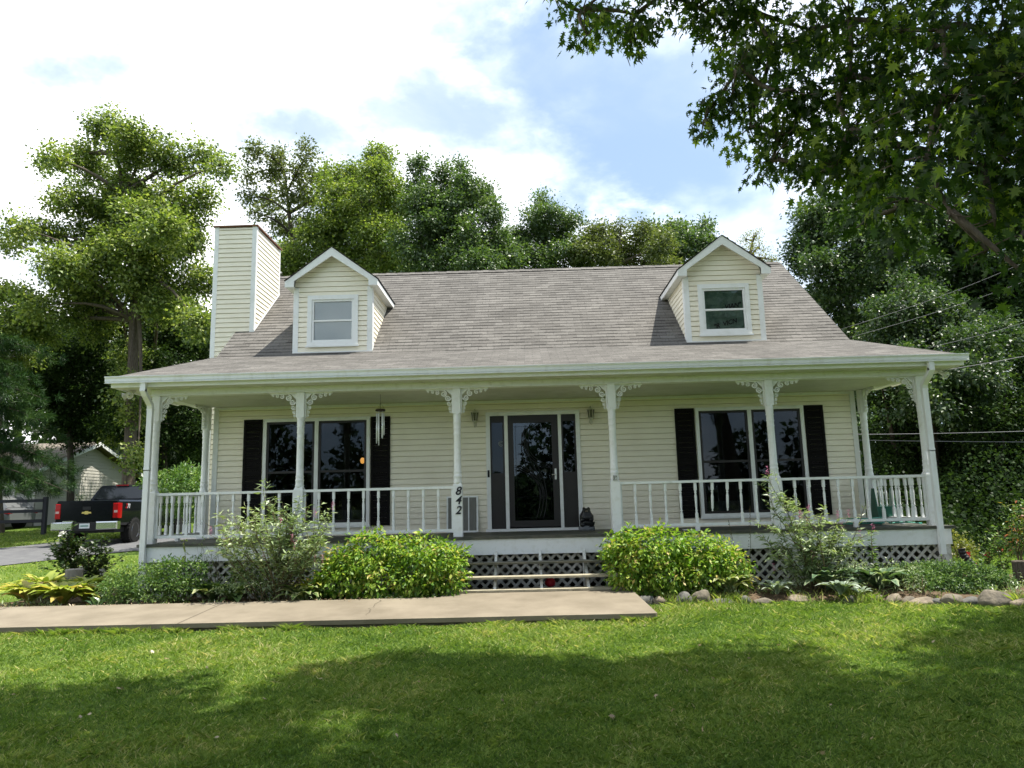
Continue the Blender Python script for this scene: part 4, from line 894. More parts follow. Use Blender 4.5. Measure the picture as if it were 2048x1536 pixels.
# the big maple whose boughs hang over the lawn and shade it
def maple():
    base = (6.6, -8.6, -.97); t = thing('maple_tree', 'large maple with dark lobed leaves whose boughs hang into the top of the view', 'tree', base)
    mb = MB(); fork = np.array((6.3, -8.4, 2.6)); ctr = np.array((4.6, -8.2, 8.5)); top = np.array((5.0, -8.0, 12.0))
    mb.tube([(6.6, -8.6, -1.1), (6.55, -8.58, -.5), (6.5, -8.5, 1.0), fork, (5.8, -8.3, 5.5), ctr, top], [.42, .31, .28, .25, .2, .13, .03], 12, cap=False)
    lines = [fork, np.array((5.8, -8.3, 5.5)), ctr, (ctr+top)/2]
    # hanging boughs seen in the photograph
    vis = []
    for px, py, rp, Y in [(1165,20,34,-5.2),(1215,40,40,-5.2),(1270,30,40,-5.4),(1175,70,26,-5.2),(1255,82,30,-5.3),(1110,-8,20,-5.2),(1285,70,16,-5.3),
        (1330,-15,40,-5.6),(1400,15,44,-5.6),(1450,60,48,-5.6),(1440,-10,50,-5.7),(1500,20,60,-5.8),(1545,90,62,-5.8),(1480,130,36,-5.6),(1430,205,28,-5.5),(1410,240,18,-5.5),(1465,190,34,-5.6),(1520,190,52,-5.7),(1500,255,26,-5.5),(1420,262,10,-5.5),
        (1590,180,60,-6.0),(1560,270,50,-5.8),(1620,260,60,-6.0),(1545,320,24,-5.7),(1600,335,34,-5.8),(1650,345,34,-5.9),(1560,345,14,-5.7),
        (1620,60,70,-6.2),(1700,40,80,-6.5),(1700,150,80,-6.5),(1700,260,70,-6.5),(1670,330,30,-6.3),(1720,340,50,-6.8),(1790,60,90,-7),(1790,180,90,-7),(1780,290,80,-7),(1760,370,50,-7.2),
        (1880,60,100,-7.2),(1890,190,100,-7.2),(1860,310,90,-7.4),(1810,400,60,-7.6),(1960,330,90,-7.4),(1980,200,100,-7.2),(1990,80,110,-7.2),(2050,400,70,-7.5),(1990,440,30,-7.6),(1900,420,40,-7.6),(2040,540,36,-7.6),(1975,500,20,-7.7),(2060,300,110,-7.4),(2090,160,120,-7.2),(1740,430,26,-7.4),(2100,60,120,-7.2),(2180,200,110,-7.3),(2180,330,100,-7.4),(2220,60,120,-7.3),(2280,180,120,-7.4),(2300,320,110,-7.5),(2380,80,120,-7.5),(2400,240,120,-7.6),(2200,440,80,-7.6),(2320,440,90,-7.7),(2480,160,120,-7.8),(2500,330,120,-7.9)]:
        vis += pxblobs([(px, py, rp, rng.normal(0, .25))], Y, 1.3)
    nodes = []
    for bx in vis:
        c = np.array(bx[:3]); cand = nodes+[np.array((5.8, -8.3, 5.5)), ctr]
        p = min(cand, key=lambda q: np.linalg.norm(q-c)*(1 if q[2] > c[2]-.1 else 1.8)+.15*np.linalg.norm(q-ctr))
        d = np.linalg.norm(p-c); limb(mb, p, c, .020+.016*d, .012, -.10, 5, 5); nodes.append(c)
        for _ in range(4): limb(mb, c, c+unit(1)[0]*np.array(bx[3:6])*1.05, .008, .003, .0, 3, 4)
    P, D, L = blob_leaves(vis, 185, .11, 12, .14, .45, .45); D[:, 2] -= 1.1
    sz = .092*rng.uniform(.45, 1.3, len(P))
    leaves('crown', P, D, sz, 'maple', MAPLEL, t, L, up=.55, jitter=.6)
    # the upper crown, above the frame: it throws the shade seen on the lawn
    E = np.array([(-9,-7.6),(-5.4,-6.6),(-4.6,-5.85),(-4.2,-5.3),(-3.6,-5.2),(-3.2,-5.7),(-2.6,-6.5),(-2.2,-5.85),(-1.9,-5.2),(-1.2,-4.5),(-.4,-4.2),(.1,-4.5),(.45,-5.1),(1.0,-4.6),(2.1,-4.4),(2.5,-4.7),(2.65,-5.3),(2.45,-6.0),(2.9,-5.95),(3.2,-5.2),(3.5,-4.8),(4.3,-3.9),(5.7,-2.6),(7.5,-2.0),(9,-2.2)])
    up = []; sx, sy = -sdir.x/sdir.z, -sdir.y/sdir.z
    for xg in np.arange(-8.6, 9.2, .62):
        ye = np.interp(xg, E[:, 0], E[:, 1])+rng.normal(0, .10); yg = ye-.5; first = True
        while yg > -17.5:
            if not ((abs(xg-.1) < .5 and abs(yg+7.0) < .55) or (abs(xg+1.2) < .3 and abs(yg+7.3) < .35) or (abs(xg+3.0) < .55 and abs(yg+6.6) < .3) or (abs(xg-2.6) < .4 and abs(yg+6.3) < .3)) and (first or rng.random() > .07):
                r = rng.uniform(.34, .58) if first else rng.uniform(.55, .85)
                dome = 11.2-.075*((xg+4-5.0)**2+(yg+8.5)**2)*.6
                hgt = max(dome+rng.normal(0, .5), 8.6) if not first else max(9.0, dome-.3)
                up.append((xg-sx*(hgt+.97), yg-sy*(hgt+.97), hgt, r, r, r*.8))
            yg -= .5 if first else .85; first = False
    for bx in up[::2]:
        c = np.array(bx[:3]); p = min(lines, key=lambda q: np.linalg.norm(q-c)+(0 if q[2] < c[2] else 9)); limb(mb, p, c, .05, .012, -.12, 4, 5)
    P, D, L = blob_leaves(up, 70, .2, 14, .3, .5, .4); leaves('crown', P, D, .21*rng.uniform(.7, 1.2, len(P)), 'clump', MAPLEL, t, L, up=1.4)
    mb.build('trunk', BARK, t)
maple()

# ------------------------------------------------------------------ shrubs and flowers of the bed
NANL = leafmat('nandina_leaf', [(0, (.06, .15, .018)), (.38, (.16, .30, .032)), (.72, (.34, .46, .06)), (.95, (.48, .53, .12)), (1, (.52, .40, .13))], .40, .03, .5)
BUDL = leafmat('buddleia_leaf', [(0, (.11, .17, .075)), (.5, (.24, .32, .15)), (.85, (.38, .45, .24)), (1, (.5, .55, .36))], .32, .05)
HOSTY = leafmat('yellow_hosta_leaf', [(0, (.14, .21, .03)), (.4, (.30, .36, .055)), (.75, (.46, .44, .09)), (1, (.55, .36, .12))], .35, .06)
HOSTV = leafmat('variegated_hosta_leaf', [(0, (.075, .14, .045)), (.5, (.15, .22, .07)), (.72, (.40, .43, .20)), (1, (.60, .60, .38))], .35, .06)
HOSTB = leafmat('blue_hosta_leaf', [(0, (.055, .11, .062)), (.6, (.12, .20, .11)), (.85, (.28, .36, .21)), (1, (.45, .5, .30))], .3, .10, .3)
LAMB = leafmat('silver_leaf', [(0, (.16, .22, .16)), (.6, (.30, .36, .28)), (1, (.46, .52, .44))], .25, .03)
ROSEL = leafmat('rose_leaf', [(0, (.012, .032, .010)), (.5, (.030, .062, .018)), (1, (.085, .12, .035))], .3, .035, .45)
JUNL = leafmat('juniper_leaf', [(0, (.025, .065, .020)), (.5, (.080, .155, .042)), (1, (.21, .31, .09))], .25, .025, .5)
PETW = mat('white_petal', (.80, .78, .74), .6); PETP = mat('pink_petal', (.55, .16, .30), .6); PETR = mat('red_petal', (.55, .05, .06), .6); PETS = mat('peach_petal', (.75, .45, .33), .6)

BZ = -.87
def shrub(name, label, base, blobs, lm, size, per, template='oval', group=None, stems=9, clus=20, crad=.12, shell=.22, cat='shrub', spread=.45, up=.8, droop=0.):
    t = thing(name, label, cat, base, group); mb = MB(); base = np.array(base, float)
    for _ in range(stems):
        b = blobs[rng.integers(0, len(blobs))]; c = np.array(b[:3]); e = c+unit(1)[0]*np.array(b[3:6])*.6
        limb(mb, base+np.array((rng.normal(0, .05), rng.normal(0, .05), -.04)), e, .012, .004, -.05, 4, 5)
    mb.build('stems', STEM, t)
    P, D, L = blob_leaves(blobs, per, size, clus, crad, shell, spread); D[:, 2] -= droop
    ok = P[:, 2] > base[2]-.02; P, D, L = P[ok], D[ok], L[ok]
    leaves('foliage', P, D, size*rng.uniform(.65, 1.3, len(P)), template, lm, t, L, up=up); return t
def pb(lst, Y): return [(*at(px, py, Y+dy)[:3], rx, ry, rz) for px, py, dy, rx, ry, rz in lst]

for lb, bx, Y, lst in [
    ('rounded yellow-green shrub left of the steps, with a lower shoulder towards the tall grey-green bush', 745, -.80, [(700,1150,0,.36,.38,.34),(745,1115,.05,.42,.42,.40),(690,1120,.1,.28,.3,.22),(760,1160,-.05,.40,.36,.30),(800,1105,.1,.30,.32,.26),(660,1165,0,.22,.26,.24)]),
    ('dense rounded shrub with gold-tipped leaves touching the steps below numeral post', 860, -.85, [(855,1115,.05,.42,.42,.36),(890,1130,0,.32,.36,.34),(830,1150,-.05,.36,.36,.34),(880,1160,-.05,.36,.34,.28)]),
    ('dense bright green shrub right of the steps', 1290, -.85, [(1275,1100,.05,.38,.42,.34),(1320,1095,.05,.38,.42,.32),(1250,1130,0,.32,.36,.34),(1330,1140,-.05,.40,.36,.34),(1280,1155,-.05,.38,.34,.26),(1235,1095,.1,.22,.26,.22)]),
    ('lower bright green shrub between the shrub at the steps and the lattice', 1420, -.80, [(1400,1110,.05,.36,.38,.32),(1440,1120,0,.34,.36,.30),(1470,1140,0,.22,.28,.24),(1405,1150,-.05,.36,.34,.28)])]:
    p = at(bx, 1190, Y); shrub('nandina_shrub', lb, (p[0], Y, BZ), pb(lst, Y), NANL, .078, 800, 'oval', 'yellow-green shrubs flanking the steps', 16, 12, .09, .15, spread=.42, droop=.35, up=1.0)

def bush(name, label, base, tips, lm, leaf=.09, n=34, flower=None, rad=.05, template='lance', cat='shrub', grav=.0, sub=4):
    """arching stems with leaves along them"""
    t = thing(name, label, cat, base); mb = MB(); base = np.array(base, float); Ps, Ds, Ls = [], [], []; F = []
    for tip in tips:
        tip = np.array(tip, float); pts = limb(mb, base+np.array((rng.normal(0, .09), rng.normal(0, .08), -.04)), tip, .011, .003, -.12, 7, 5); tone = rng.normal(0, .15)
        ends = [pts]
        for _ in range(sub):
            i = rng.integers(3, 7); q = pts[i]; e = q+(pts[-1]-pts[0])*rng.uniform(.12, .32)+rng.normal(0, .13, 3); ends.append(limb(mb, q, e, .004, .002, 0, 3, 4))
        for pl in ends:
            m = n if pl is pts else n//2
            for k in range(m):
                f = rng.uniform(.3 if pl is pts else 0, 1)*(len(pl)-1); i = min(int(f), len(pl)-2); q = pl[i]+(pl[i+1]-pl[i])*(f-i); Ps.append(q+rng.normal(0, rad*.3, 3)); a = rng.uniform(0, 6.28)
                ax = pl[i+1]-pl[i]; Ds.append(ax/np.linalg.norm(ax)*.5+np.array((math.cos(a), math.sin(a), -.1-grav))); Ls.append(.5+tone+rng.normal(0, .2))
            if flower is not None and rng.random() < flower[1]: F.append(pl[-1])
    mb.build('stems', STEM, t); leaves('foliage', np.array(Ps), np.array(Ds), leaf*rng.uniform(.55, 1.25, len(Ps)), template, lm, t, np.clip(Ls, 0, 1), jitter=.25)
    for q in F[:14]: flowerhead(q, flower[0], t, flower[2], flower[3])
    return t
def flowerhead(q, m, parent, r=.03, spike=False):
    n = 46; d = unit(n)
    if spike: P = np.array(q)+np.stack([rng.normal(0, .012, n), rng.normal(0, .012, n), rng.uniform(0, .13, n)], 1)
    else: P = np.array(q)+d*r*.35
    leaves('flower', P, d+np.array((0, 0, .3)), np.full(n, r if not spike else .018), 'oval', m, parent, np.full(n, .5), jitter=.2)
tips = [at(px, py, Y-.38) for px, py, Y in [(470,1035,-.4),(420,1070,-.5),(440,1095,-.7),(500,1015,-.3),(540,1000,-.4),(560,1025,-.6),(520,1050,-.7),(590,1020,-.3),(600,1045,-.6),(630,1035,-.5),(660,1040,-.4),(655,1075,-.5),(575,1060,-.8),(620,1080,-.7),(500,1080,-.8),(460,1120,-.7),(645,1110,-.6),(540,1085,-.9),(590,1100,-.9),(480,1060,-.4),(545,1030,-.2),(618,1010,-.3),(470,1075,-.9),(530,1055,-1.0),(600,1075,-1.0),(650,1055,-.9),(560,1050,-.9),(500,1050,-.8),(620,1050,-.8),(585,1040,-.7),(440,1075,-.8),(640,1085,-1.0)]]
p0 = at(560, 1170, -.8); bush('butterfly_bush', 'big feathery grey-green bush with faded pink spikes in front of the porch rail', (p0[0], -.8, BZ), tips, BUDL, .12, 36, (PETP, .10, .03, True), sub=5)
tips = [at(px, py, Y-.35) for px, py, Y in [(1545,975,-.5),(1570,990,-.5),(1600,1010,-.5),(1530,1000,-.4),(1590,1040,-.6),(1540,1060,-.6),(1560,1085,-.6),(1610,1060,-.5),(1650,1010,-.4),(1640,1045,-.5),(1680,1035,-.4),(1730,1010,-.3),(1690,1060,-.5),(1620,1090,-.7),(1580,1120,-.7),(1660,1090,-.6),(1540,1090,-.5),(1575,1020,-.6),(1600,1075,-.7),(1660,1060,-.6),(1560,1045,-.6),(1625,1120,-.7),(1700,1090,-.6)]]
p0 = at(1625, 1165, -.8); bush('butterfly_bush', 'leggy wild bush with long bare canes and a magenta flower by the broken balusters', (p0[0], -.8, BZ), tips, BUDL, .115, 52, (PETP, .09, .03, True), sub=3)
# hostas: rosettes of broad arching leaves
def hosta(label, base, n, lr, wid, hgt, lm, vari=False, tone=.5):
    t = thing('hosta', label, 'plant', base); base = np.array(base, float); V, Fc, LV = [], [], []
    for k in range(n):
        a = k*2.4+rng.normal(0, .3); f = (k+.5)/n; L_ = lr*(.55+.45*f)*rng.uniform(.85, 1.15); el = R(86-34*f+rng.normal(0, 7)); w = wid*rng.uniform(.8, 1.15)*(.7+.3*f); tn = tone+rng.normal(0, .22)
        d = np.array((math.cos(a), math.sin(a), 0)); s = np.array((-math.sin(a), math.cos(a), 0)); p = base+d*.02+np.array((0, 0, 0)); o = len(V)
        for i in range(6):
            u = i/5; ww = w*math.sin(math.pi*min(max((u-.22)/.78, 0), 1)**.75)*.5+.006; e2 = el-u*u*R(70)
            if i: p = p+(d*math.cos(e2)+np.array((0, 0, math.sin(e2))))*L_/5
            nn = np.array((0, 0, 1))*math.cos(e2)-d*math.sin(e2)
            for j, q in ((-1, .16), (0, 0), (1, .16)):
                V.append(p+s*ww*j+nn*ww*q*1.6); LV.append(np.clip(tn+(.42 if vari and j else (-.12 if vari else rng.normal(0, .05))), 0, 1))
        for i in range(5):
            for j in range(2): Fc.append((o+i*3+j, o+i*3+j+1, o+i*3+j+4, o+i*3+j+3))
    me = bpy.data.meshes.new('foliage'); me.from_pydata([tuple(v-base) for v in V], [], Fc); at_ = me.attributes.new('lv', 'FLOAT', 'POINT'); at_.data.foreach_set('value', np.array(LV, 'f'))
    me.polygons.foreach_set('use_smooth', [True]*len(Fc)); me.materials.append(lm); link('foliage', me, t); return t
def hb(px, Y, z=BZ): q = at(px, 1180, Y); return (q[0], Y, z)
for lb, px, Y, n_, l_, w_, tn in [('wide yellow hosta with scorched leaf edges at the far bed corner by the walk', 62, -.45, 46, .56, .25, .52), ('yellow hosta hugging the walk in front of the grey stump', 128, -.70, 50, .58, .24, .42), ('yellow-green hosta leaves against the clipped boxwood', 172, -.45, 38, .52, .22, .3),
    ('ragged yellow hosta left of the grey stump', 88, .45, 44, .60, .25, .48), ('pale green hosta right of the grey stump', 172, .35, 40, .58, .22, .36), ('outermost yellow-brown hosta towards the lawn by the drive', 40, .25, 34, .5, .22, .6)]: hosta(lb, hb(px, Y, -.86), int(n_*2.0), l_*1.05, w_*.58, .3, HOSTY, tone=tn)
hosta('cream-edged hosta under the big feathery bush', hb(605, -.95), 60, .50, .14, .3, HOSTV, True, .4)
hosta('yellowed upright hosta tucked behind the cream-edged one', hb(628, -.65), 34, .62, .13, .3, HOSTY, tone=.5)
hosta('greenish hosta sprawling by the grass tufts near the walk', hb(470, -.85), 54, .48, .13, .3, HOSTV, True, .2)
hosta('broad leaved green plant between boxwood and lattice', hb(425, -.62), 60, .56, .15, .35, HOSTV, False, .25)
hosta('cream striped hosta between the low shrub and the silver plant', hb(1460, -1.0), 84, .52, .10, .3, HOSTV, True, .42)
hosta('blue-green hosta with pale leaf edges below the leggy bush', hb(1655, -.85), 70, .60, .16, .35, HOSTB, True, .42)
hosta('wide blue-green hosta left of the juniper mound', hb(1762, -1.05), 72, .60, .16, .35, HOSTB, True, .38)
hosta('silver woolly rosette just behind the flat edging slab', hb(1553, -1.15), 36, .34, .075, .2, LAMB)
hosta('silver woolly rosette below the blue-green hosta', hb(1680, -1.40), 40, .36, .085, .2, LAMB)
hosta('small silver rosette beside the edging rocks under the juniper', hb(1720, -1.5), 14, .2, .06, .2, LAMB)
hosta('single arching broad leaf plant beside the clipped boxwood', hb(197, -.75, -.93), 7, .42, .14, .3, HOSTB, False, .4)
# clipped and mounded evergreens
p = hb(265, -.85, -.9); shrub('boxwood', 'clipped dark boxwood next to the yellow hostas', p, pb([(250,1168,-.05,.30,.34,.24),(285,1160,0,.27,.32,.24),(235,1180,-.15,.22,.28,.18),(300,1178,-.15,.22,.26,.18)], -.85), BOXL, .042, 1500, 'oval', None, 8, 20, .08, .16)
p = hb(345, -.75, -.9); shrub('boxwood', 'boxwood with russet tips below the porch corner', p, pb([(340,1152,0,.26,.32,.26),(375,1148,.05,.26,.32,.26),(350,1174,-.1,.24,.28,.22)], -.75), BOXL, .046, 1400, 'oval', None, 8, 20, .09, .18)
p = hb(1900, -1.0); shrub('juniper', 'wide low grey-green evergreen mound near the downspout', p, pb([(1865,1150,.1,.28,.34,.17),(1905,1148,.1,.34,.38,.18),(1950,1155,0,.34,.38,.19),(1988,1166,-.1,.24,.30,.16),(1890,1172,-.15,.30,.34,.16),(1930,1180,-.2,.34,.34,.15),(1810,1146,.3,.26,.3,.13),(1770,1150,.4,.24,.3,.12)], -1.0), JUNL, .042, 3000, 'oval', None, 10, 24, .07, .10, up=.7, spread=.55)
p = hb(1846, -1.5); shrub('boxwood', 'small round evergreen ball on a short stem before the mound', p, pb([(1845,1163,0,.20,.2,.17)], -1.5), BOXL, .04, 1100, 'oval', None, 4, 20, .07, .14)
p = hb(600, -.1); shrub('bed_shrub', 'low leafy plant against the lattice behind the feathery bush', p, pb([(500,1150,0,.3,.3,.2),(540,1170,-.2,.28,.28,.16)], -.3), BOXL, .06, 360, 'oval', None, 5)
for lb, px, Y, lst in [('low feathery green weeds between the lattice post and the blue-green hosta', 1600, -.75, [(1575,1150,0,.22,.22,.14),(1610,1140,0,.24,.22,.18),(1590,1170,-.15,.2,.2,.12)]),
    ('leafy green clump between the two blue-green hostas', 1705, -.8, [(1700,1120,0,.24,.24,.18),(1720,1140,0,.22,.22,.16),(1690,1150,-.2,.2,.2,.12)]), ('fine green weeds left of the evergreen ball', 1805, -1.0, [(1800,1140,0,.22,.22,.16),(1820,1160,-.2,.2,.2,.14)]),
    ('sprawling weeds in front of the feathery bush', 520, -.95, [(500,1165,0,.24,.2,.13),(540,1160,0,.24,.2,.15),(450,1175,-.1,.2,.2,.1)])]:
    p = hb(px, Y); shrub('bed_shrub', lb, p, pb(lst, Y), BUDL, .05, 700, 'lance', None, 6, 14, .08, .2)
tips = [at(px, py, 2.0) for px, py in [(115,1085),(140,1070),(170,1075),(195,1090),(215,1110),(100,1120),(130,1100),(160,1100),(185,1120),(205,1140),(120,1140),(150,1125),(225,1130),(95,1100),(175,1140),(145,1085),(205,1085)]]
q = at(165, 1170, 2.0); tips = [t_+rng.normal(0, .15, 3)*np.array((.3, 1, .2)) for t_ in tips]; bush('rose_bush', 'dark leaved rose bush with white blooms in front of the pickup', (q[0], 2.0, -.95), tips, ROSEL, .085, 60, (PETW, .06, .065, False), template='oval', sub=6)
p = at(1920, 1120, .9); shrub('yellow_shrub', 'upright bright yellow shrub beside the right downspout', (p[0], .9, -.95), pb([(1908,1085,0,.14,.16,.22),(1932,1090,.1,.14,.16,.22),(1918,1115,0,.18,.2,.18),(1938,1112,0,.14,.16,.14)], .9), YELL, .05, 700, 'oval', None, 6, 18, .07)
tips = [at(px, py, -.1) for px, py in [(1990,1075),(2000,1100),(1975,1110),(1960,1125),(2010,1085),(2020,1110),(1985,1130)]]
p = at(1990, 1165, -.1); bush('rose_bush', 'leggy rose with red and coral blooms behind the juniper mound', (p[0], -.1, -.93), tips, BOXL, .07, 34, (PETR, .14, .042, False), template='oval', sub=4)
p = at(2050, 1150, -.6); shrub('flowering_shrub', 'green shrub with reddish new tips at the picture edge above the stump', (p[0], -.6, -.95), pb([(2050,1040,0,.22,.3,.24),(2075,1060,0,.3,.3,.3),(2045,1085,.1,.18,.2,.2)], -.6), leafmat('redtip_leaf', [(0, (.04, .10, .02)), (.6, (.12, .2, .04)), (.9, (.25, .2, .06)), (1, (.4, .12, .05))], .35, .06), .06, 420, 'oval', None, 8)
# a lily-like stalk, a climbing sprig and wiry flower stalks
q = at(1748, 1165, -.85); t = thing('lily_stalk', 'tall leafy lily stalk standing before the skirt board', 'plant', (q[0], -.85, BZ)); e = at(1742, 1062, -.85); mb = MB(); mb.tube([np.array((q[0], -.85, BZ-.03)), e], [.008, .005], 6); mb.build('stems', STEM, t)
f = rng.uniform(0.05, 1, 150); P = np.array((q[0], -.85, BZ))+(e-np.array((q[0], -.85, BZ)))*f[:, None]; a = rng.uniform(0, 6.28, 150); leaves('foliage', P, np.stack([np.cos(a), np.sin(a), np.full(150, .25)], 1), rng.uniform(.07, .11, 150), 'lance', BOXL, t, np.clip(rng.normal(.75, .15, 150), 0, 1), jitter=.15)
q = at(372, 1130, -.35); t = thing('vine_sprig', 'thin sprig with yellow-green leaves climbing past the skirt board', 'plant', (q[0], -.35, -.5)); e = at(368, 1078, -.35); mb = MB(); mb.tube([(q[0], -.35, -.9), q, e], .004, 5); mb.build('stems', STEM, t)
f = rng.uniform(0, 1, 16); P = q+(e-q)*f[:, None]; leaves('foliage', P, unit(16)+(0, -.3, -.3), rng.uniform(.07, .1, 16), 'oval', OAKL, t, np.full(16, .9))
for lb, pts in (('wiry dry flower stalk by the first broken baluster', (1495, 1175, 1500, 1012)), ('wiry dry flower stalk by the second broken baluster', (1478, 1175, 1457, 1040)), ):
    q = at(pts[0], pts[1], -.5); e = at(pts[2], pts[3], -.5); mb = MB(); mb.tube([q, (q+e)/2+(.03, 0, 0), e], .0035, 5)
    for k in range(14): c = (q+e)/2*(1-k/14)+e*k/14; mb.lathe([(.001, -.008), (.009, 0), (.001, .008)], c+rng.normal(0, .006, 3), 5)
    o = mb.build('flower_stalk', STEM, None, label=lb, cat='plant', group='dry flower stalks')
for i, (px, n) in enumerate([(455, 11)]):     # slender stems left of the feathery bush
    t = thing('wild_aster', 'clump of thin wild stems in front of the white skirt board', 'plant', hb(450, -.35)); mb = MB(); Ps = []
    for k in range(26):
        x = 405+rng.uniform(0, 110); q = at(x+rng.normal(0, 8), 1150, -.35); e = at(x-15+rng.normal(0, 12), 1078+rng.uniform(0, 40), -.4); pl = limb(mb, (q[0], q[1], BZ), e, .004, .002, 0, 4, 4)
        for _ in range(14): Ps.append(pl[rng.integers(1, 5)]+rng.normal(0, .02, 3))
    mb.build('stems', STEM, t); leaves('foliage', np.array(Ps), unit(len(Ps)), rng.uniform(.04, .08, len(Ps)), 'lance', BUDL, t, np.clip(rng.normal(.5, .2, len(Ps)), 0, 1))

# ------------------------------------------------------------------ rocks along the bed
ROCKS = [mat('sandstone', (.22, .19, .145), .9, .15, color2=(.10, .09, .075), nscale=7, bump=(16, .6, .03)), mat('grey_rock', (.17, .165, .15), .9, .15, color2=(.08, .08, .075), nscale=6, bump=(14, .6, .03)), mat('tan_rock', (.27, .225, .165), .9, .15, color2=(.14, .115, .09), nscale=8, bump=(18, .6, .03))]
def rock(label, c, size, rot, mi, flat=1):
    import bmesh
    bm = bmesh.new(); bmesh.ops.create_icosphere(bm, subdivisions=3, radius=1); a = rng.uniform(-1, 1, (7, 3)); a /= np.linalg.norm(a, axis=1)[:, None]; lim = rng.uniform(.55, .85, 7)
    for v in bm.verts:
        p = np.array(v.co)
        for n_, l_ in zip(a, lim):
            d = p@n_
            if d > l_: p = p-n_*(d-l_)*.8
        p = p*(1+.06*math.sin(p[0]*5+a[0, 0]*9)+.05*math.sin(p[1]*7+p[2]*4)); v.co = Vector(p*np.array(size))
    me = bpy.data.meshes.new('edging_rock'); bm.to_mesh(me); bm.free(); me.polygons.foreach_set('use_smooth', [True]*len(me.polygons)); me.materials.append(ROCKS[mi])
    o = link('edging_rock', me, None, label, 'rock', 'edging rocks along the flower bed', None, tuple(c)); o.rotation_euler = (rng.normal(0, .1), rng.normal(0, .1), rot); return o
for lb, px, w, hgt, dy, mi in [
    ('grey rock leaning on the concrete pad corner', 1290, .10, .09, .05, 1), ('small tan rock next to the pad corner rock', 1318, .085, .065, .0, 2), ('rounded brown rock under the lower bright shrub', 1370, .13, .095, .02, 1),
    ('blocky upright pitted rock before the striped hosta', 1405, .115, .115, .0, 0), ('low grooved grey rock under the striped hosta', 1445, .13, .055, -.03, 1), ('small square grey rock left of the silver rosette', 1490, .075, .065, .0, 1),
    ('crumbled low rock below the silver rosette', 1527, .11, .045, -.02, 0), ('flat sandstone slab standing alone by bare soil', 1592, .145, .055, .03, 2), ('dark small rock right of the silver rosettes', 1700, .075, .06, .0, 1),
    ('tan chunk wedged behind the small dark rock', 1722, .08, .055, .06, 2), ('flat slab set back under the wide blue-green hosta', 1746, .13, .065, .16, 0), ('smooth rounded tan rock under the evergreen ball', 1790, .12, .075, .0, 2), ('small rounded rock touching the smooth tan one', 1815, .09, .06, .0, 0),
    ('long low tan stone below the evergreen mound', 1845, .17, .055, -.01, 2), ('short grey stone at the end of the long low one', 1876, .09, .05, -.03, 1), ('broad sloping grey rock below the mound', 1905, .15, .085, -.02, 0), ('rounded grey rock right of the sloping one', 1940, .11, .07, -.03, 1),
    ('big brown boulder topped with sunlight near the stump', 1982, .20, .115, .0, 0), ('tan rock at the picture edge beyond the boulder', 2042, .13, .06, -.02, 2)]:
    c = at(px, 1200, -1.5); x = c[0]; y = YR(x)+.02+dy; c2 = at(px, 1200, y)
    w, hgt = w*1.28, hgt*1.3; rock(lb, (c2[0], y, -.965+hgt*.42), (w, w*.7, hgt), rng.uniform(-.3, .3), mi)
for lb, px, Y, w, h_, mi in [('flat grey stone at the walk edge near the boxwood', 280, -1.25, .12, .04, 1), ('small orange stone at the walk edge', 340, -1.22, .07, .03, 2), ('jagged pale rock between the cream-edged hosta and the walk', 550, -1.15, .14, .08, 0), ('dark stone lying at the lawn edge of the walk start', 14, -1.1, .16, .06, 1), ('pale chunk under the feathery bush near the walk', 590, -1.2, .12, .05, 2), ('low dark stone under the shrub left of the steps', 790, -1.28, .16, .045, 1), ('flat tan stone half sunk before the cream-edged hosta', 640, -1.22, .12, .035, 2)]:
    c = at(px, 1200, Y); rock(lb, (c[0], Y, -.90+h_*.4), (w, w*.6, h_), rng.uniform(-.4, .4), mi)

# ------------------------------------------------------------------ small things on and around the porch
BRASS = mat('ivory_lantern', (.52, .50, .40), .45, .5)
FROST = mat('lantern_glass', (.10, .095, .07), .15, .6)
def lantern(x, label):
    t = thing('wall_lantern', label, 'lantern', (x, WY-.02, 2.1), 'wall lanterns beside the door')
    mb = MB(); mb.box(x-.03, x+.03, WY-.03, WY-.012, 1.96, 2.08); mb.tube([(x, WY-.03, 2.0), (x, WY-.10, 1.98), (x, WY-.12, 2.05)], .010, 6); mb.build('bracket', BRASS, t)
    y = WY-.12; mb = MB()
    mb.lathe([(.005, .30), (.02, .27), (.03, .255), (.075, .235), (.075, .222)], (x, y, 1.985), 6, sm=False); mb.lathe([(.045, .07), (.048, .058), (.02, .045), (.012, -.01), (.018, -.03), (.003, -.06)], (x, y, 1.985), 8)
    for k in range(6):
        a = k*math.pi/3; mb.tube([(x+.046*math.cos(a), y+.046*math.sin(a), 2.05), (x+.07*math.cos(a), y+.07*math.sin(a), 2.21)], .006, 5)
    mb.build('cage', BRASS, t)
    mb = MB(); mb.lathe([(.040, 2.056), (.064, 2.205)], (x, y, 0), 6, sm=False); mb.build('pane', FROST, t)
lantern(-1.10, 'ivory carriage lantern on the wall nearest the 842 post'); lantern(1.075, 'ivory carriage lantern on the wall above the black figurine')

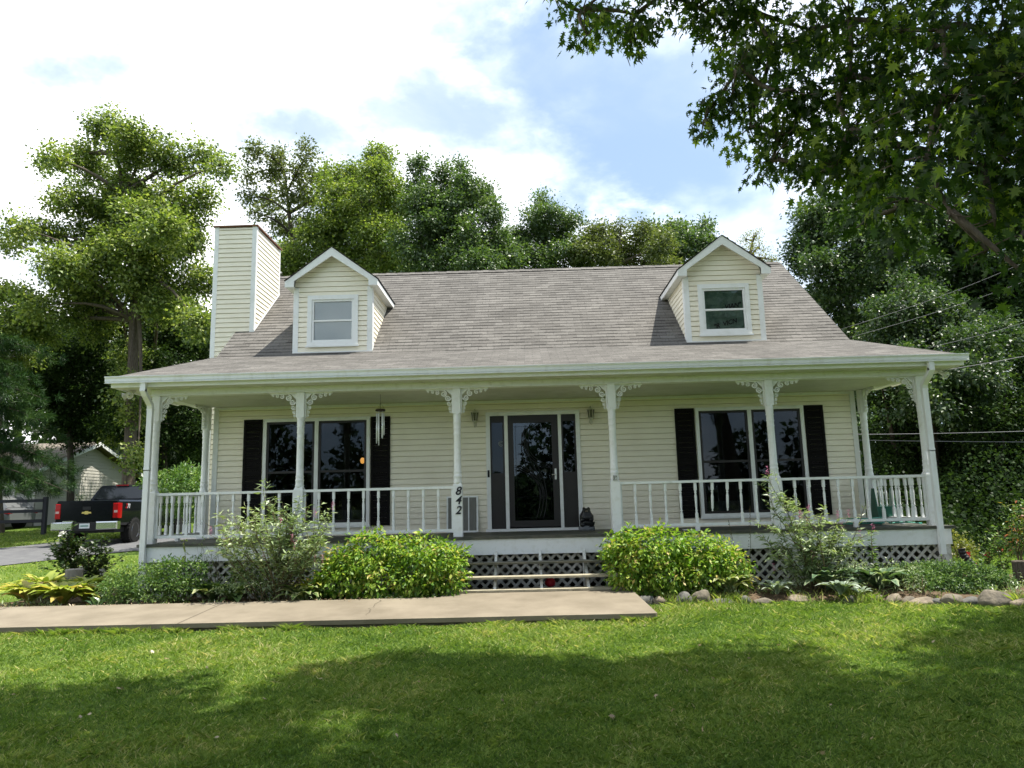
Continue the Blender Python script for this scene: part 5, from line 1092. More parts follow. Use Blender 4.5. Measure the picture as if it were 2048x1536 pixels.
CHR = mat('polished_aluminium', (.85, .88, .92), .3, .6, .25)
x, y = -2.67, .45
t = thing('wind_chime', 'wind chime of silver tubes hanging from the porch ceiling', 'wind chime', (x, y, 2.44))
mb = MB(); mb.tube([(x, y, 2.447), (x, y, 2.19)], .003, 5)
for k in range(3): a = k*2.1; mb.tube([(x, y, 2.30), (x+.07*math.cos(a), y+.07*math.sin(a), 2.19)], .0015, 4)
mb.build('cord', BLACK, t)
mb = MB(); mb.lathe([(.03, 2.145), (.085, 2.15), (.088, 2.17), (.08, 2.185), (.02, 2.19)], (x, y, 0), 18); mb.build('top_disc', mat('dark_wood', (.03, .018, .012), .5), t)
for k in range(6):
    a = k*math.pi/3+.3; px_, py_ = x+.062*math.cos(a), y+.062*math.sin(a); L_ = (.38, .42, .47, .52, .56, .44)[k]
    mb = MB(); mb.tube([(px_, py_, 2.11), (px_, py_, 2.11-L_)], .0105, 8); mb.tube([(px_, py_, 2.148), (px_, py_, 2.11)], .0015, 4); mb.build('chime_tube', CHR, t)
mb = MB(); mb.tube([(x, y, 2.15), (x, y, 1.75)], .0015, 4); mb.lathe([(.035, 1.90), (.035, 1.912)], (x, y, 0), 12); mb.build('striker', BLACK, t)

# black bear figurine sitting beside the door: one body grown over a skeleton
def skin_body(name, joints, edges, radii, m, parent):
    me = bpy.data.meshes.new(name); me.from_pydata([tuple(j) for j in joints], edges, []); o = link(name, me, parent)
    me.materials.append(m)
    s = o.modifiers.new('Skin', 'SKIN'); sv = me.skin_vertices[0].data if me.skin_vertices else None
    if sv is None:
        import bmesh
        bm = bmesh.new(); bm.from_mesh(me); bm.verts.layers.skin.verify(); bm.to_mesh(me); bm.free(); sv = me.skin_vertices[0].data
    for i, r in enumerate(radii): sv[i].radius = (r, r); sv[i].use_root = i == 0
    u = o.modifiers.new('Sub', 'SUBSURF'); u.levels = 2; u.render_levels = 2
    bpy.context.view_layer.update(); dg = bpy.context.evaluated_depsgraph_get(); me2 = bpy.data.meshes.new_from_object(o.evaluated_get(dg)); o.modifiers.clear(); o.data = me2
    me2.polygons.foreach_set('use_smooth', [True]*len(me2.polygons)); return o
FUR = mat('black_resin', (.010, .010, .010), .35, .5, bump=(60, .5, .01))
bx, by = .90, 1.30
t = thing('bear_figurine', 'black bear figurine on a grey stone base beside the door', 'figurine', (bx, by, 0))
SB = 1.18
J = [(0,0,.14),(0,-.01,.20),(0,-.02,.26),(0,-.035,.315),(0,-.09,.305),(-.045,-.02,.365),(.045,-.02,.365),(-.075,-.06,.21),(-.065,-.11,.15),(.075,-.06,.21),(.065,-.11,.15),(-.07,-.06,.11),(-.08,-.13,.10),(.07,-.06,.11),(.08,-.13,.10),(-.035,-.03,.335),(.035,-.03,.335)]
skin_body('body', [(a*SB, b*SB, c*SB-.02) for a, b, c in J], [(0,1),(1,2),(2,3),(3,4),(3,15),(15,5),(3,16),(16,6),(1,7),(7,8),(1,9),(9,10),(0,11),(11,12),(0,13),(13,14)], [.125,.135,.10,.082,.040,.022,.022,.05,.04,.05,.04,.06,.045,.06,.045,.034,.034], FUR, t)
mb = MB(); mb.lathe([(.022, -.012), (.028, 0), (.018, .012)], (0, -.150, .342), 10)
vv = mb.build('muzzle', mat('muzzle_tan', (.16, .13, .10), .5), t, local=True)
mb = MB(); mb.lathe([(.145, .0), (.150, .04), (.135, .075), (.10, .088)], (0, 0, 0), 14); ob = mb.build('base', mat('grey_stone', (.12, .13, .14), .8, .2, color2=(.20, .21, .22), nscale=14), t, local=True)

# window screen leaning on the wall behind the numbered post
t = thing('window_screen', 'white framed window screen leaning on the wall behind post 842', 'screen', (-1.35, 1.52, 0))
def lean(z): return WY-.10+.07*z/.66
mb = MB()
for a, c in ((-1.655, -1.625), (-1.255, -1.235), (-1.10, -1.068)): mb.prism([(a, lean(0), .005), (c, lean(0), .005), (c, lean(.66), .665), (a, lean(.66), .665)], (0, .016, 0))
for z in (.005, .637): mb.prism([(-1.624, lean(z), z), (-1.101, lean(z), z), (-1.101, lean(z+.03), z+.03), (-1.624, lean(z+.03), z+.03)], (0, .014, 0))
mb.build('frame', TRIMW, t)
MESH = mat('screen_mesh', (.16, .16, .145), .8, .2, color2=(.21, .21, .19), nscale=30, stretch=(3, 1, .2)); mb = MB(); mb.prism([(-1.626, lean(.03)+.006, .03), (-1.10, lean(.03)+.006, .03), (-1.10, lean(.64)+.006, .64), (-1.626, lean(.64)+.006, .64)], (0, .002, 0)); mb.build('mesh_sheet', MESH, t)

# amber lamp glowing behind the pane beside the wind chime
lm_ = bpy.data.materials.new('amber_glow'); lm_.use_nodes = True; pn = lm_.node_tree.nodes['Principled BSDF']; pn.inputs['Base Color'].default_value = (.8, .4, .1, 1); pn.inputs['Emission Color'].default_value = (1, .42, .09, 1); pn.inputs['Emission Strength'].default_value = 2.2
q = at(725, 921, 2.25); t = thing('hanging_lamp', 'small amber lamp glowing inside the window beside the wind chime', 'lamp', q)
mb = MB(); mb.lathe([(.012, -.06), (.036, -.045), (.045, 0), (.036, .04), (.015, .055)], q, 12); mb.build('lamp_shade', lm_, t)
mb = MB(); mb.tube([(q[0], q[1], q[2]+.056), (q[0], q[1], 2.498)], .004, 5); mb.lathe([(.02, .056), (.038, .060), (.012, .085)], q, 10); mb.build('cord', BLACK, t)

# flood lights under the eave corners
LAMPW = mat('lamp_white', (.62, .61, .57), .4, .5); LENS = mat('lamp_lens', (.42, .43, .36), .12, .7)
def flood(label, c, dirs, group):
    c = np.array(c); t = thing('flood_light', label, 'floodlight', c, group); mb = MB(); mb.lathe([(.05, 0), (.05, -.02), (.025, -.03)], c, 12); mb.build('mount', LAMPW, t)
    for d in dirs:
        d = np.array(d, float); d /= np.linalg.norm(d); a = np.cross(d, (0, 0, 1)); a /= np.linalg.norm(a); b = np.cross(a, d); o = c+np.array((0, 0, -.04))+d*.035
        def ring(pr, m, nm):
            mb = MB(); n = 14; vs = []; fs = []
            for r, s in pr:
                for k in range(n): an = 2*math.pi*k/n; vs.append(o+d*s+(a*math.cos(an)+b*math.sin(an))*r)
            for i in range(len(pr)-1):
                for k in range(n): fs.append((i*n+k, i*n+(k+1) % n, (i+1)*n+(k+1) % n, (i+1)*n+k))
            fs.append(tuple(range(n))); fs.append(tuple(range((len(pr)-1)*n, len(pr)*n))[::-1]); mb.add(vs, fs, 0, True); mb.build(nm, m, t)
        ring([(.022, -.03), (.026, .03), (.034, .06), (.062, .115), (.066, .125)], LAMPW, 'lamp_housing'); ring([(.058, .124), (.04, .134), (.01, .138)], LENS, 'lens')
flood('twin white floodlights under the eave corner beside the pickup side', (-6.78, -.02, 2.545), ((-1, -.4, -.45), (.15, -1, -.35)), 'floodlights under the porch eave')
flood('single white floodlight under the eave corner nearest the woods', (6.74, -.02, 2.545), ((.35, -.8, -.55),), 'floodlights under the porch eave')

# hose, green bucket-like reel, dish, things under the steps
HOSE = mat('garden_hose', (.05, .33, .24), .45, .4)
mb = MB(); pts = []
for k in range(90): a = k*.28; r = .24+.03*math.sin(k*.7); pts.append((5.55+r*math.cos(a)*1.25, .62+r*math.sin(a)*.8, .018+.0012*k))
pts += [(5.9+.1*k, .40+.05*math.sin(k*1.2), .03+.015*math.sin(k*.8)) for k in range(6)]
mb.tube(pts, .012, 6); mb.build('garden_hose', HOSE, None, label='coiled green garden hose lying on the sunny end of the porch', cat='hose')
t = thing('hose_reel_stand', 'dark green plastic stand behind the end rail of the porch', 'hose stand', (6.55, 1.1, 0)); GRN = mat('green_plastic', (.012, .10, .065), .4, .4)
mb = MB()
for xx in (5.98, 6.30): mb.prism([(xx, .95, .002), (xx, 1.30, .002), (xx, 1.16, .62), (xx, 1.09, .62)], (.02, 0, 0))
mb.build('side_panel', GRN, t); mb = MB(); mb.box(6.002, 6.298, 1.02, 1.24, .12, .30); mb.build('drum', GRN, t)
mb = MB(); mb.lathe([(.05, 0), (.085, .02), (.09, .03), (.08, .03), (.045, .012)], (2.42, -.06, .002), 14); mb.build('pet_dish', mat('glazed_white', (.7, .7, .68), .3), None, label='shallow white dish on the deck edge under the rail', cat='dish')
mb = MB(); mb.lathe([(.03, 0), (.075, .03), (.085, .08), (.06, .13), (.01, .15)], (.16, -.45, -.78), 12); mb.build('red_ball', mat('red_rubber', (.42, .012, .03), .5), None, label='red rubber ball half hidden under the porch steps', cat='ball')
# house plaque on the post right of the steps
mb = MB(); mb.box(1.245, 1.325, -.098, -.080, .84, .93); o = mb.build('plaque', WEATH, HOUSE)
mb = MB(); mb.tube([(1.262, -.10, .925), (1.27, -.10, .865), (1.258, -.10, .85)], .005, 5); mb.tube([(1.29, -.10, .92), (1.305, -.10, .905), (1.29, -.10, .89)], .005, 5); mb.lathe([(.004, -.008), (.010, 0), (.004, .008)], (1.296, -.10, .862), 6); mb.build('emblem', DARK, o)

# corrugated drain pipe, black pipe, stump, block
def corr(pts, r, label, n=60):
    P = [np.array(p, float) for p in pts]; s = np.concatenate([[0], np.cumsum([np.linalg.norm(P[i+1]-P[i]) for i in range(len(P)-1)])]); q = np.linspace(0, s[-1], n)
    L_ = [np.array([np.interp(t, s, [p[k] for p in P]) for k in range(3)]) for t in q]
    mb = MB(); mb.tube(L_, [r*(1 if i % 4 < 2 else .86) for i in range(n)], 12); return mb.build('drain_pipe', BLACK, None, label=label, cat='pipe', group='black corrugated drain pipes')
corr([(6.67, -.19, -.36), (6.68, -.20, -.46), (6.74, -.24, -.56), (6.82, -.30, -.68), (6.86, -.34, -.86)], .058, 'black ribbed elbow pipe on the downspout foot', 44)
corr([(*atz(1995, 1180, -.9)[:2], -.89), (*atz(2035, 1192, -.93)[:2], -.92), (*atz(2080, 1200, -.93)[:2], -.93)], .055, 'black ribbed pipe lying on the ground by the stump', 60)
def stump(label, px, Y, z0, w, h_, m, cat):
    c = at(px, 1150, Y); mb = MB(); n = 16; pr = [(w*1.08, -.05), (w, .05), (w*.97, h_*.5), (w*.99, h_-.01), (w*.93, h_)]; vs = []; fs = []; ph = rng.uniform(0, 6, 3)
    for r, z in pr:
        for k in range(n): a = 2*math.pi*k/n; rr = r*(1+.05*math.sin(3*a+ph[0])+.03*math.sin(7*a+ph[1])); vs.append((c[0]+rr*math.cos(a), Y+rr*math.sin(a), z0+z+.006*math.sin(5*a)))
    for i in range(len(pr)-1):
        for k in range(n): fs.append((i*n+k, i*n+(k+1) % n, (i+1)*n+(k+1) % n, (i+1)*n+k))
    fs.append(tuple(range((len(pr)-1)*n, len(pr)*n))); mb.add(vs, fs, 0); return mb.build(cat, m, None, label=label, cat=cat.replace('_', ' '))
stump('weathered wooden stump at the picture edge beside the juniper mound', 2046, -.95, -.95, .13, .45, mat('old_wood', (.06, .05, .04), .95, .1, color2=(.13, .11, .09), nscale=10, stretch=(3, 3, .4), bump=(20, .6, .02)), 'tree_stump')
stump('squat grey stump sticking up from the yellow hostas', 148, .75, -.93, .14, .50, mat('grey_wood', (.22, .20, .17), .95, .1, color2=(.33, .30, .26), nscale=10, stretch=(3, 3, .5), bump=(20, .6, .02)), 'tree_stump')

# ------------------------------------------------------------------ wires
WIRE = mat('wire_grey', (.13, .13, .14), .7)
def wire(label, a, b, sag, r=.0035):
    a, b = np.array(a), np.array(b); pts = [a*(1-t)+b*t+np.array((0, 0, -4*sag*t*(1-t))) for t in np.linspace(0, 1, 22)]; mb = MB(); mb.tube(pts, r, 5); mb.build('overhead_wire', WIRE, None, label=label, cat='wire', group='overhead wires beside the house')
wire('thick service cable leaving the porch eave corner', (6.80, -.02, 2.52), at(2300, 655, 1.5), .05, .007)
wire('wire rising from the roof rake, highest of three', (6.2, 2.2, 3.78), at(2100, 500, 9), .12)
wire('wire rising from the roof rake, middle of three', (6.25, 2.0, 3.56), at(2150, 520, 9), .12)
wire('wire rising from the porch hip, lowest of three', at(1850, 697, 1.0), at(2200, 590, 8), .10)
wire('upper of two level wires crossing behind the corner post', at(1600, 869, 6), at(2300, 852, 6), .06, .009)
wire('lower of two level wires crossing behind the corner post', at(1600, 878, 6), at(2300, 884, 6), .03, .008)

# ------------------------------------------------------------------ pickup truck
PAINT = mat('black_paint', (.004, .005, .007), .14, .22, coat=.08); TYRE = mat('tyre_rubber', (.014, .014, .014), .85, .2, bump=(40, .6, .02)); CHROME = mat('chrome', (.72, .73, .75), .16, .5, 1); REDL = mat('red_lens', (.34, .006, .008), .15, .4, coat=.2); TGLASS = mat('tinted_glass', (.008, .010, .012), .05, .6); UNDER = mat('underbody', (.012, .012, .013), .8)
tg = G(12.0)
rc = at(170, 1060, 10.9); TX = rc[0]
T = thing('pickup_truck', 'black pickup truck with chrome bumper parked facing away on the drive', 'truck', (TX, 10.9, tg)); T.rotation_euler = (0, 0, R(3))
def tb(mb, name, m, parent=T): return mb.build(name, m, parent, local=True)
def loft(mb, secs, m=0):                   # sections: list of (y, [(x,z)...]) along y
    n = len(secs[0][1]); vs = [(x, y, z) for y, s in secs for x, z in s]; fs = []
    for i in range(len(secs)-1):
        for k in range(n): fs.append((i*n+k, i*n+(k+1) % n, (i+1)*n+(k+1) % n, (i+1)*n+k))
    fs += [tuple(range(n))[::-1], tuple(range((len(secs)-1)*n, len(secs)*n))]; mb.add(vs, fs, m, False)
def hull(w, zb, zt, r=.05): return [(-w+.03, zb), (w-.03, zb), (w, zb+.08), (w+.015, (zb+zt)/2+.05), (w-.015, zt-r), (w-r, zt), (-w+r, zt), (-w+.015, zt-r), (-w-.015, (zb+zt)/2+.05), (-w, zb+.08)]
mb = MB(); Wd = .985
loft(mb, [(.06, hull(Wd-.03, .62, 1.36)), (.10, hull(Wd, .60, 1.39)), (1.95, hull(Wd, .58, 1.39))])                 # bed
loft(mb, [(2.0, hull(Wd, .50, 1.36)), (4.3, hull(Wd, .50, 1.36)), (5.4, hull(Wd-.02, .52, 1.28)), (5.75, hull(Wd-.10, .55, 1.12))])
cab = lambda w, z: [(-w, 1.34), (w, 1.34), (w-.02, 1.45), (w-.17, z-.06), (w-.26, z), (-w+.26, z), (-w+.17, z-.06), (-w+.02, 1.45)]
loft(mb, [(1.99, cab(.95, 1.42)), (2.25, cab(.95, 1.91)), (2.9, cab(.95, 1.96)), (3.7, cab(.95, 1.92)), (4.5, cab(.95, 1.42))]); body = tb(mb, 'body', PAINT)
mb = MB(); mb.box(-.80, .80, .030, .065, .66, 1.37); mb.box(-.78, .78, .022, .031, .70, .90); mb.box(-.78, .78, .022, .031, 1.26, 1.345); tg_ = tb(mb, 'tailgate', PAINT)
mb = MB(); mb.box(-.12, .12, .012, .029, 1.10, 1.20); tb(mb, 'handle', BLACK, tg_)
mb = MB(); mb.prism([(-.15, .012, .985), (-.06, .012, .985), (-.05, .012, .96), (.06, .012, .96), (.05, .012, .985), (.15, .012, .985), (.13, .012, 1.04), (.05, .012, 1.04), (.06, .012, 1.065), (-.05, .012, 1.065), (-.06, .012, 1.04), (-.13, .012, 1.04)], (0, .016, 0)); tb(mb, 'emblem', mat('gold_emblem', (.62, .48, .16), .3, .5, .8), tg_)
mb = MB(); mb.box(-.72, -.38, .016, .030, .74, .765); tb(mb, 'lettering', CHROME, tg_)
for s in (-1, 1):
    mb = MB(); mb.prism([(s*.80, .045, .82), (s*1.0, .10, .82), (s*1.0, .24, .82), (s*.985, .24, 1.30), (s*.985, .07, 1.30), (s*.80, .045, 1.30)][::s], (0, .0, .001)) if False else loft(mb, [(.020, [(s*.815, .84), (s*.965, .84), (s*.965, 1.28), (s*.815, 1.28)]), (.075, [(s*.80, .82), (s*1.003, .82), (s*1.003, 1.30), (s*.80, 1.30)]), (.21, [(s*.82, .83), (s*1.003, .83), (s*1.003, 1.29), (s*.82, 1.29)])])
    tl = tb(mb, 'tail_light', REDL)
    mb = MB(); mb.box(min(s*.85, s*.95), max(s*.85, s*.95), .012, .021, 1.0, 1.07); tb(mb, 'reverse_lens', mat('pale_lens', (.5, .35, .33), .2), tl)
mb = MB()
for s in (-1, 1): loft(mb, [(-.10, [(s*.38, .50), (s*.99, .52), (s*.99, .70), (s*.38, .70)]), (-.07, [(s*.36, .47), (s*1.02, .49), (s*1.02, .73), (s*.36, .73)]), (.12, [(s*.36, .47), (s*1.02, .49), (s*1.02, .73), (s*.36, .73)])])
tb(mb, 'bumper', CHROME); mb = MB(); mb.box(-.355, .355, -.05, .08, .45, .72); mb.box(-.85, .85, .1, 5.3, .38, .55); tb(mb, 'underbody', UNDER)
mb = MB(); mb.box(-.155, .155, -.062, -.052, .53, .68); pl = tb(mb, 'licence_plate', mat('plate_white', (.55, .58, .58), .4)); 
mb = MB(); mb.box(-.12, .12, -.067, -.0625, .585, .625); tb(mb, 'plate_marking', mat('plate_green', (.10, .20, .17), .5), pl)
mb = MB(); sl_ = lambda z: 1.99+(z-1.42)/(1.91-1.42)*.26-.008
mb.add([(-.84, sl_(1.46), 1.46), (.84, sl_(1.46), 1.46), (.70, sl_(1.85), 1.85), (-.70, sl_(1.85), 1.85), (-.84, sl_(1.46)+.02, 1.46), (.84, sl_(1.46)+.02, 1.46), (.70, sl_(1.85)+.02, 1.85), (-.70, sl_(1.85)+.02, 1.85)], [(0, 1, 2, 3), (4, 7, 6, 5), (0, 4, 5, 1), (1, 5, 6, 2), (2, 6, 7, 3), (3, 7, 4, 0)]); tb(mb, 'rear_window', TGLASS)
for s in (-1, 1):
    mb = MB(); pts = [(s*.945, 2.35, 1.47), (s*.945, 4.2, 1.47), (s*.80, 3.75, 1.85), (s*.80, 2.45, 1.85)]; mb.prism(pts, (s*.012, 0, .004)); tb(mb, 'side_window', TGLASS)
mb = MB(); mb.box(-.20, .20, 2.17, 2.215, 1.895, 1.935); tb(mb, 'brake_light', REDL)
for s in (-1, 1):
    mb = MB(); mb.box(min(s*1.02, s*1.14), max(s*1.02, s*1.14), 3.9, 4.0, 1.35, 1.58); mb.box(min(s*.94, s*1.02), max(s*.94, s*1.02), 3.93, 3.97, 1.40, 1.46); tb(mb, 'mirror', PAINT)
def wheel(y, s):
    def lx(pr, m, nm, parent, n=28):
        mb = MB(); vs = []; fs = []
        for r, xx in pr:
            for k in range(n): a = 2*math.pi*k/n; vs.append((s*xx, y+r*math.cos(a), .41+r*math.sin(a)))
        for i in range(len(pr)-1):
            for k in range(n): fs.append((i*n+k, i*n+(k+1) % n, (i+1)*n+(k+1) % n, (i+1)*n+k))
        fs += [tuple(range(n)), tuple(range((len(pr)-1)*n, len(pr)*n))]; mb.add(vs, fs, 0, False); return tb(mb, nm, m, parent)
    t_ = lx([(.24, .70), (.37, .70), (.41, .73), (.415, .80), (.415, .95), (.40, 1.0), (.36, 1.02), (.25, 1.015)], TYRE, 'tyre', T)
    lx([(.25, 1.0), (.245, 1.018), (.20, .97), (.06, .985), (.05, 1.0)], CHROME, 'rim', t_, 12)
    mb = MB()
    for k in range(26):
        a = 2*math.pi*k/26
        for xx in (.77, .87, .97): mb.obox((s*xx, y+.415*math.cos(a+xx), .41+.415*math.sin(a+xx)), (1, 0, 0), (0, -math.sin(a+xx), math.cos(a+xx)), (0, math.cos(a+xx), math.sin(a+xx)), .035, .03, .012)
    tb(mb, 'tread', TYRE, t_)
for y in (1.15, 4.75):
    for s in (-1, 1): wheel(y, s)
def decal(body, size, parent, loc, rot, m, name='lettering'):
    fc = bpy.data.curves.new(name, 'FONT'); fc.body = body; fc.size = size; fc.shear = .2; fc.extrude = .002; fc.offset = .004; fc.materials.append(m); o = link(name, fc, parent); o.location = loc; o.rotation_euler = rot; return o
decal('Z', .20, body, (1.003, .42, 1.13), (R(90), 0, R(90)), REDL); decal('71', .20, body, (1.003, .53, 1.13), (R(90), 0, R(90)), mat('decal_silver', (.6, .6, .62), .4))

# silver car glimpsed behind the fence
CARP = mat('silver_paint', (.14, .145, .15), .25, .5, coat=.4)
cc = at(-5, 1010, 20); cz_ = G(20); Tc = thing('parked_car', 'grey car with red tail light behind the dark rail fence', 'car', (cc[0]-1.2, 20.5, cz_)); Tc.rotation_euler = (0, 0, R(84))
def cb(mb, nm, m, parent=Tc): return mb.build(nm, m, parent, local=True)
mb = MB(); hc = lambda w, zb, zt: [(-w, zb), (w, zb), (w+.02, (zb+zt)/2), (w-.06, zt), (-w+.06, zt), (-w-.02, (zb+zt)/2)]
loft(mb, [(-2.2, hc(.72, .40, .85)), (-2.0, hc(.84, .30, .95)), (1.2, hc(.86, .28, .95)), (2.2, hc(.78, .35, .72))]); loft(mb, [(-2.05, [(-.78, .93), (.78, .93), (.72, .96), (-.72, .96)]), (-1.5, [(-.78, .93), (.78, .93), (.60, 1.45), (-.60, 1.45)]), (.3, [(-.78, .93), (.78, .93), (.60, 1.45), (-.60, 1.45)]), (1.2, [(-.78, .93), (.78, .93), (.72, .96), (-.72, .96)])]); cb(mb, 'body', CARP)
for s in (-1, 1):
    mb = MB(); mb.prism([(s*.735, -1.3, 1.02), (s*.735, .7, 1.02), (s*.63, .25, 1.38), (s*.63, -1.3, 1.38)], (s*.02, 0, .005)); cb(mb, 'side_window', TGLASS)
    mb = MB(); mb.box(min(s*.60, s*.84), max(s*.60, s*.84), -2.20, -2.02, .68, .84); cb(mb, 'tail_light', REDL)
    for y in (-1.35, 1.4):
        mb = MB(); n = 20; vs = [(s*xx, y+r*math.cos(2*math.pi*k/n), .32+r*math.sin(2*math.pi*k/n)) for r, xx in ((.2, .68), (.32, .70), (.32, .88), (.2, .885)) for k in range(n)]; fs = [(i*n+k, i*n+(k+1) % n, (i+1)*n+(k+1) % n, (i+1)*n+k) for i in range(3) for k in range(n)]+[tuple(range(n)), tuple(range(3*n, 4*n))]; mb.add(vs, fs); cb(mb, 'tyre', TYRE)

# ------------------------------------------------------------------ the neighbour's house and the rail fence
nx = -23.0
def onx(px, py): 
    d = CF+(px-1024)/FPX*CR-(py-768)/FPX*CU; return CAM+d*((nx-CAM[0])/d[0])
ap = onx(186, 889); fc_ = onx(74, 945); ry, rz = ap[1], ap[2]; hy = ry-fc_[1]; ny0, ny1 = ry-hy, ry+hy; ez = rz-(rz-onx(92, 938)[2])*1.0
gz = G(ny0); ez = min(ez, gz+2.7)
NB = thing('house', 'pale lap-sided house with one sunlit gable end behind the pine', 'house', (nx-5, ry, G(ry)))
NSID = mat('pale_siding', (.46, .44, .39), .7); NROOF = mat('brown_shingle', (.16, .14, .115), .95, .1, color2=(.22, .19, .16), nscale=4)
mb = MB(); slp = (rz-ez)/hy
siding(mb, (nx, 0, 0), (0, 1, 0), (1, 0, 0), lambda z: (ny0, ny1) if z < ez-.1 else (min(ny0+(z-ez+.12)/slp, ry-.01), max(ny1-(z-ez+.12)/slp, ry+.01)), gz-.3, rz-.2, .16, t=.03); siding(mb, (0, ny0, 0), (1, 0, 0), (0, -1, 0), rect(nx-13, nx), gz-.3, ez, .16, t=.03)
siding(mb, (0, ny1, 0), (1, 0, 0), (0, 1, 0), rect(nx-13, nx), gz-.3, ez, .16, t=.03); mb.build('wall', NSID, NB)
mb = MB(); o_ = .45
for s in (-1, 1): mb.prism([(nx+.4, ry+s*(hy+o_), ez-slp*o_+.02), (nx+.4, ry, rz+.02), (nx-13.3, ry, rz+.02), (nx-13.3, ry+s*(hy+o_), ez-slp*o_+.02)], (0, 0, .10))
mb.build('roof', NROOF, NB)
mb = MB()
for s in (-1, 1): mb.prism([(nx+.41, ry+s*(hy+o_), ez-slp*o_+.10), (nx+.41, ry, rz+.10), (nx+.41, ry, rz-.08), (nx+.41, ry+s*(hy+o_), ez-slp*o_-.08)], (.03, 0, 0))
mb.build('rake_board', TRIMW, NB)
mb = MB(); frame(mb, nx-3.4, nx-2.2, gz+.9, gz+2.1, .08, ny0-.08, ny0+.0); wn = mb.build('window', TRIMW, NB); mb = MB(); mb.box(nx-3.33, nx-2.27, ny0-.05, ny0-.04, gz+.97, gz+2.03); mb.build('pane', TGLASS, wn)
FW = mat('fence_dark', (.02, .02, .026), .8)
FY = 16.5; F_ = thing('rail_fence', 'dark three-rail fence in front of the pale neighbouring house', 'fence', (at(88, 1050, FY)[0], FY, G(FY)))
fx1 = at(88, 1050, FY)[0]; ztop = at(88, 1000, FY)[2]; g0 = G(FY)
for k in range(4):
    mb = MB(); x = fx1-2.4*k; mb.box(x-.07, x+.07, FY-.07, FY+.07, g0-.1, ztop+.12); mb.build('post', FW, F_)
for z in (ztop-.02, ztop-.42, ztop-.80):
    mb = MB(); mb.box(fx1-7.4, fx1-.05, FY-.10, FY-.072, z-.06, z+.06); mb.build('rail', FW, F_)

# ------------------------------------------------------------------ grass, weeds and fallen leaves
GRASS = leafmat('grass_blade', [(0, (.065, .13, .026)), (.4, (.155, .245, .048)), (.75, (.265, .34, .085)), (.92, (.42, .44, .15)), (1, (.54, .49, .26))], .42, .012, .6, (1.1, 1.2, .5))
def blades(name, P, h_, wd, lm, lv, lean_=.85, kind='stuff', parent=None):
    n = len(P); a = rng.uniform(0, 6.283, n); s = np.stack([np.cos(a), np.sin(a), np.zeros(n)], 1); l = rng.normal(0, lean_, (n, 3)); l[:, 2] = 0
    mid = P+l*h_[:, None]*.35+np.array((0, 0, 1))*(h_*.6)[:, None]; tip = P+l*h_[:, None]*1.0+np.array((0, 0, 1))*(h_*.92)[:, None]
    V = np.stack([P-s*wd[:, None], P+s*wd[:, None], mid+s*wd[:, None]*.8, tip, mid-s*wd[:, None]*.8], 1).reshape(-1, 3)
    me = bpy.data.meshes.new(name); me.vertices.add(5*n); me.loops.add(5*n); me.polygons.add(n); me.vertices.foreach_set('co', V.astype('f').ravel()); me.loops.foreach_set('vertex_index', np.arange(5*n, dtype='i')); me.polygons.foreach_set('loop_start', np.arange(0, 5*n, 5, dtype='i'))
    try: me.polygons.foreach_set('loop_total', np.full(n, 5, 'i'))
    except Exception: pass
    at_ = me.attributes.new('lv', 'FLOAT', 'POINT'); at_.data.foreach_set('value', np.repeat(lv, 5).astype('f')); me.materials.append(lm); me.update(calc_edges=True); return link(name, me, parent, kind=kind)
def onlawn(x, y):
    walk = (y > fy-.005) & (x < 1.405) & (y < 1.9)
    bedr = (x >= 1.40) & (x < 8.2) & (y > np.interp(x, [1.3, 2.0, 2.9, 3.8, 6.1, 8.0], [-1.32, -1.30, -1.40, -1.34, -2.0, -2.55]))
    bedl = (x > -9.0) & (x < 1.4) & (y > -1.36) & (y < 1.9)
    hs = (x > -6.8) & (x < 6.7) & (y > -1.2)
    walk2 = (x < 1.405) & (y > fy-.005) & (y < -1.28)
    return ~(bedr | bedl | hs | walk2)
def patchy(x, y): return .5*np.sin(x*1.7+np.sin(y*1.3)*2)+.5*np.sin(y*2.1+np.cos(x*.9)*2.3)+.4*np.sin(x*4.1-y*3.3)
n = 400000; d = 3.6+rng.uniform(0, 1, n)**1.45*8.6; ang = np.where(rng.random(n) < .8, rng.uniform(-.68, .68, n), rng.uniform(-1.0, 1.0, n)); x = CAM[0]+np.tan(ang)*d; y = CAM[1]+d; k = onlawn(x, y) & (y < 1.5); x, y, d = x[k], y[k], d[k]; n = len(x)
pt = patchy(x, y); hh = rng.uniform(.018, .052, n)*(1+.30*pt)*(1+.25*np.sin(x*6.1+np.cos(y*5)*2))*np.clip(d/7, .85, 1.3); lv = np.clip(.46+.20*pt+.10*np.sin(x*9+np.sin(y*7)*2)*np.sin(y*8.3+x*2)+rng.normal(0, .2, n)+(rng.random(n) < .05)*.5, 0, 1)
blades('grass', np.stack([x, y, np.full(n, -.972)], 1), hh, .0028*np.clip(d/4.5, .9, 2.2), GRASS, lv)
n = 60000; x = rng.uniform(-22, -6.7, n); y = rng.uniform(-2.6, 20, n)
dr = (y > dn[1][1]-2) & (y < 15.5) & (x < -9.0); k = onlawn(x, y) & ~((y > np.interp(x, [-24, dn[1][0], dn[3][0], -9.2], [dn[1][1]-1.2, dn[1][1]-.2, dn[3][1]-.2, 7.4])) & (y < np.interp(x, [-26, df[1][0], -15, -9], [df[1][1]+1.4, df[1][1]+.2, 13.8, 14.7]))); x, y = x[k], y[k]; n = len(x); pt = patchy(x, y)
blades('grass', np.stack([x, y, np.array([G(t) for t in y])-.003], 1), rng.uniform(.03, .07, n), np.full(n, .009), GRASS, np.clip(.6+.1*pt+rng.normal(0, .18, n), 0, 1))
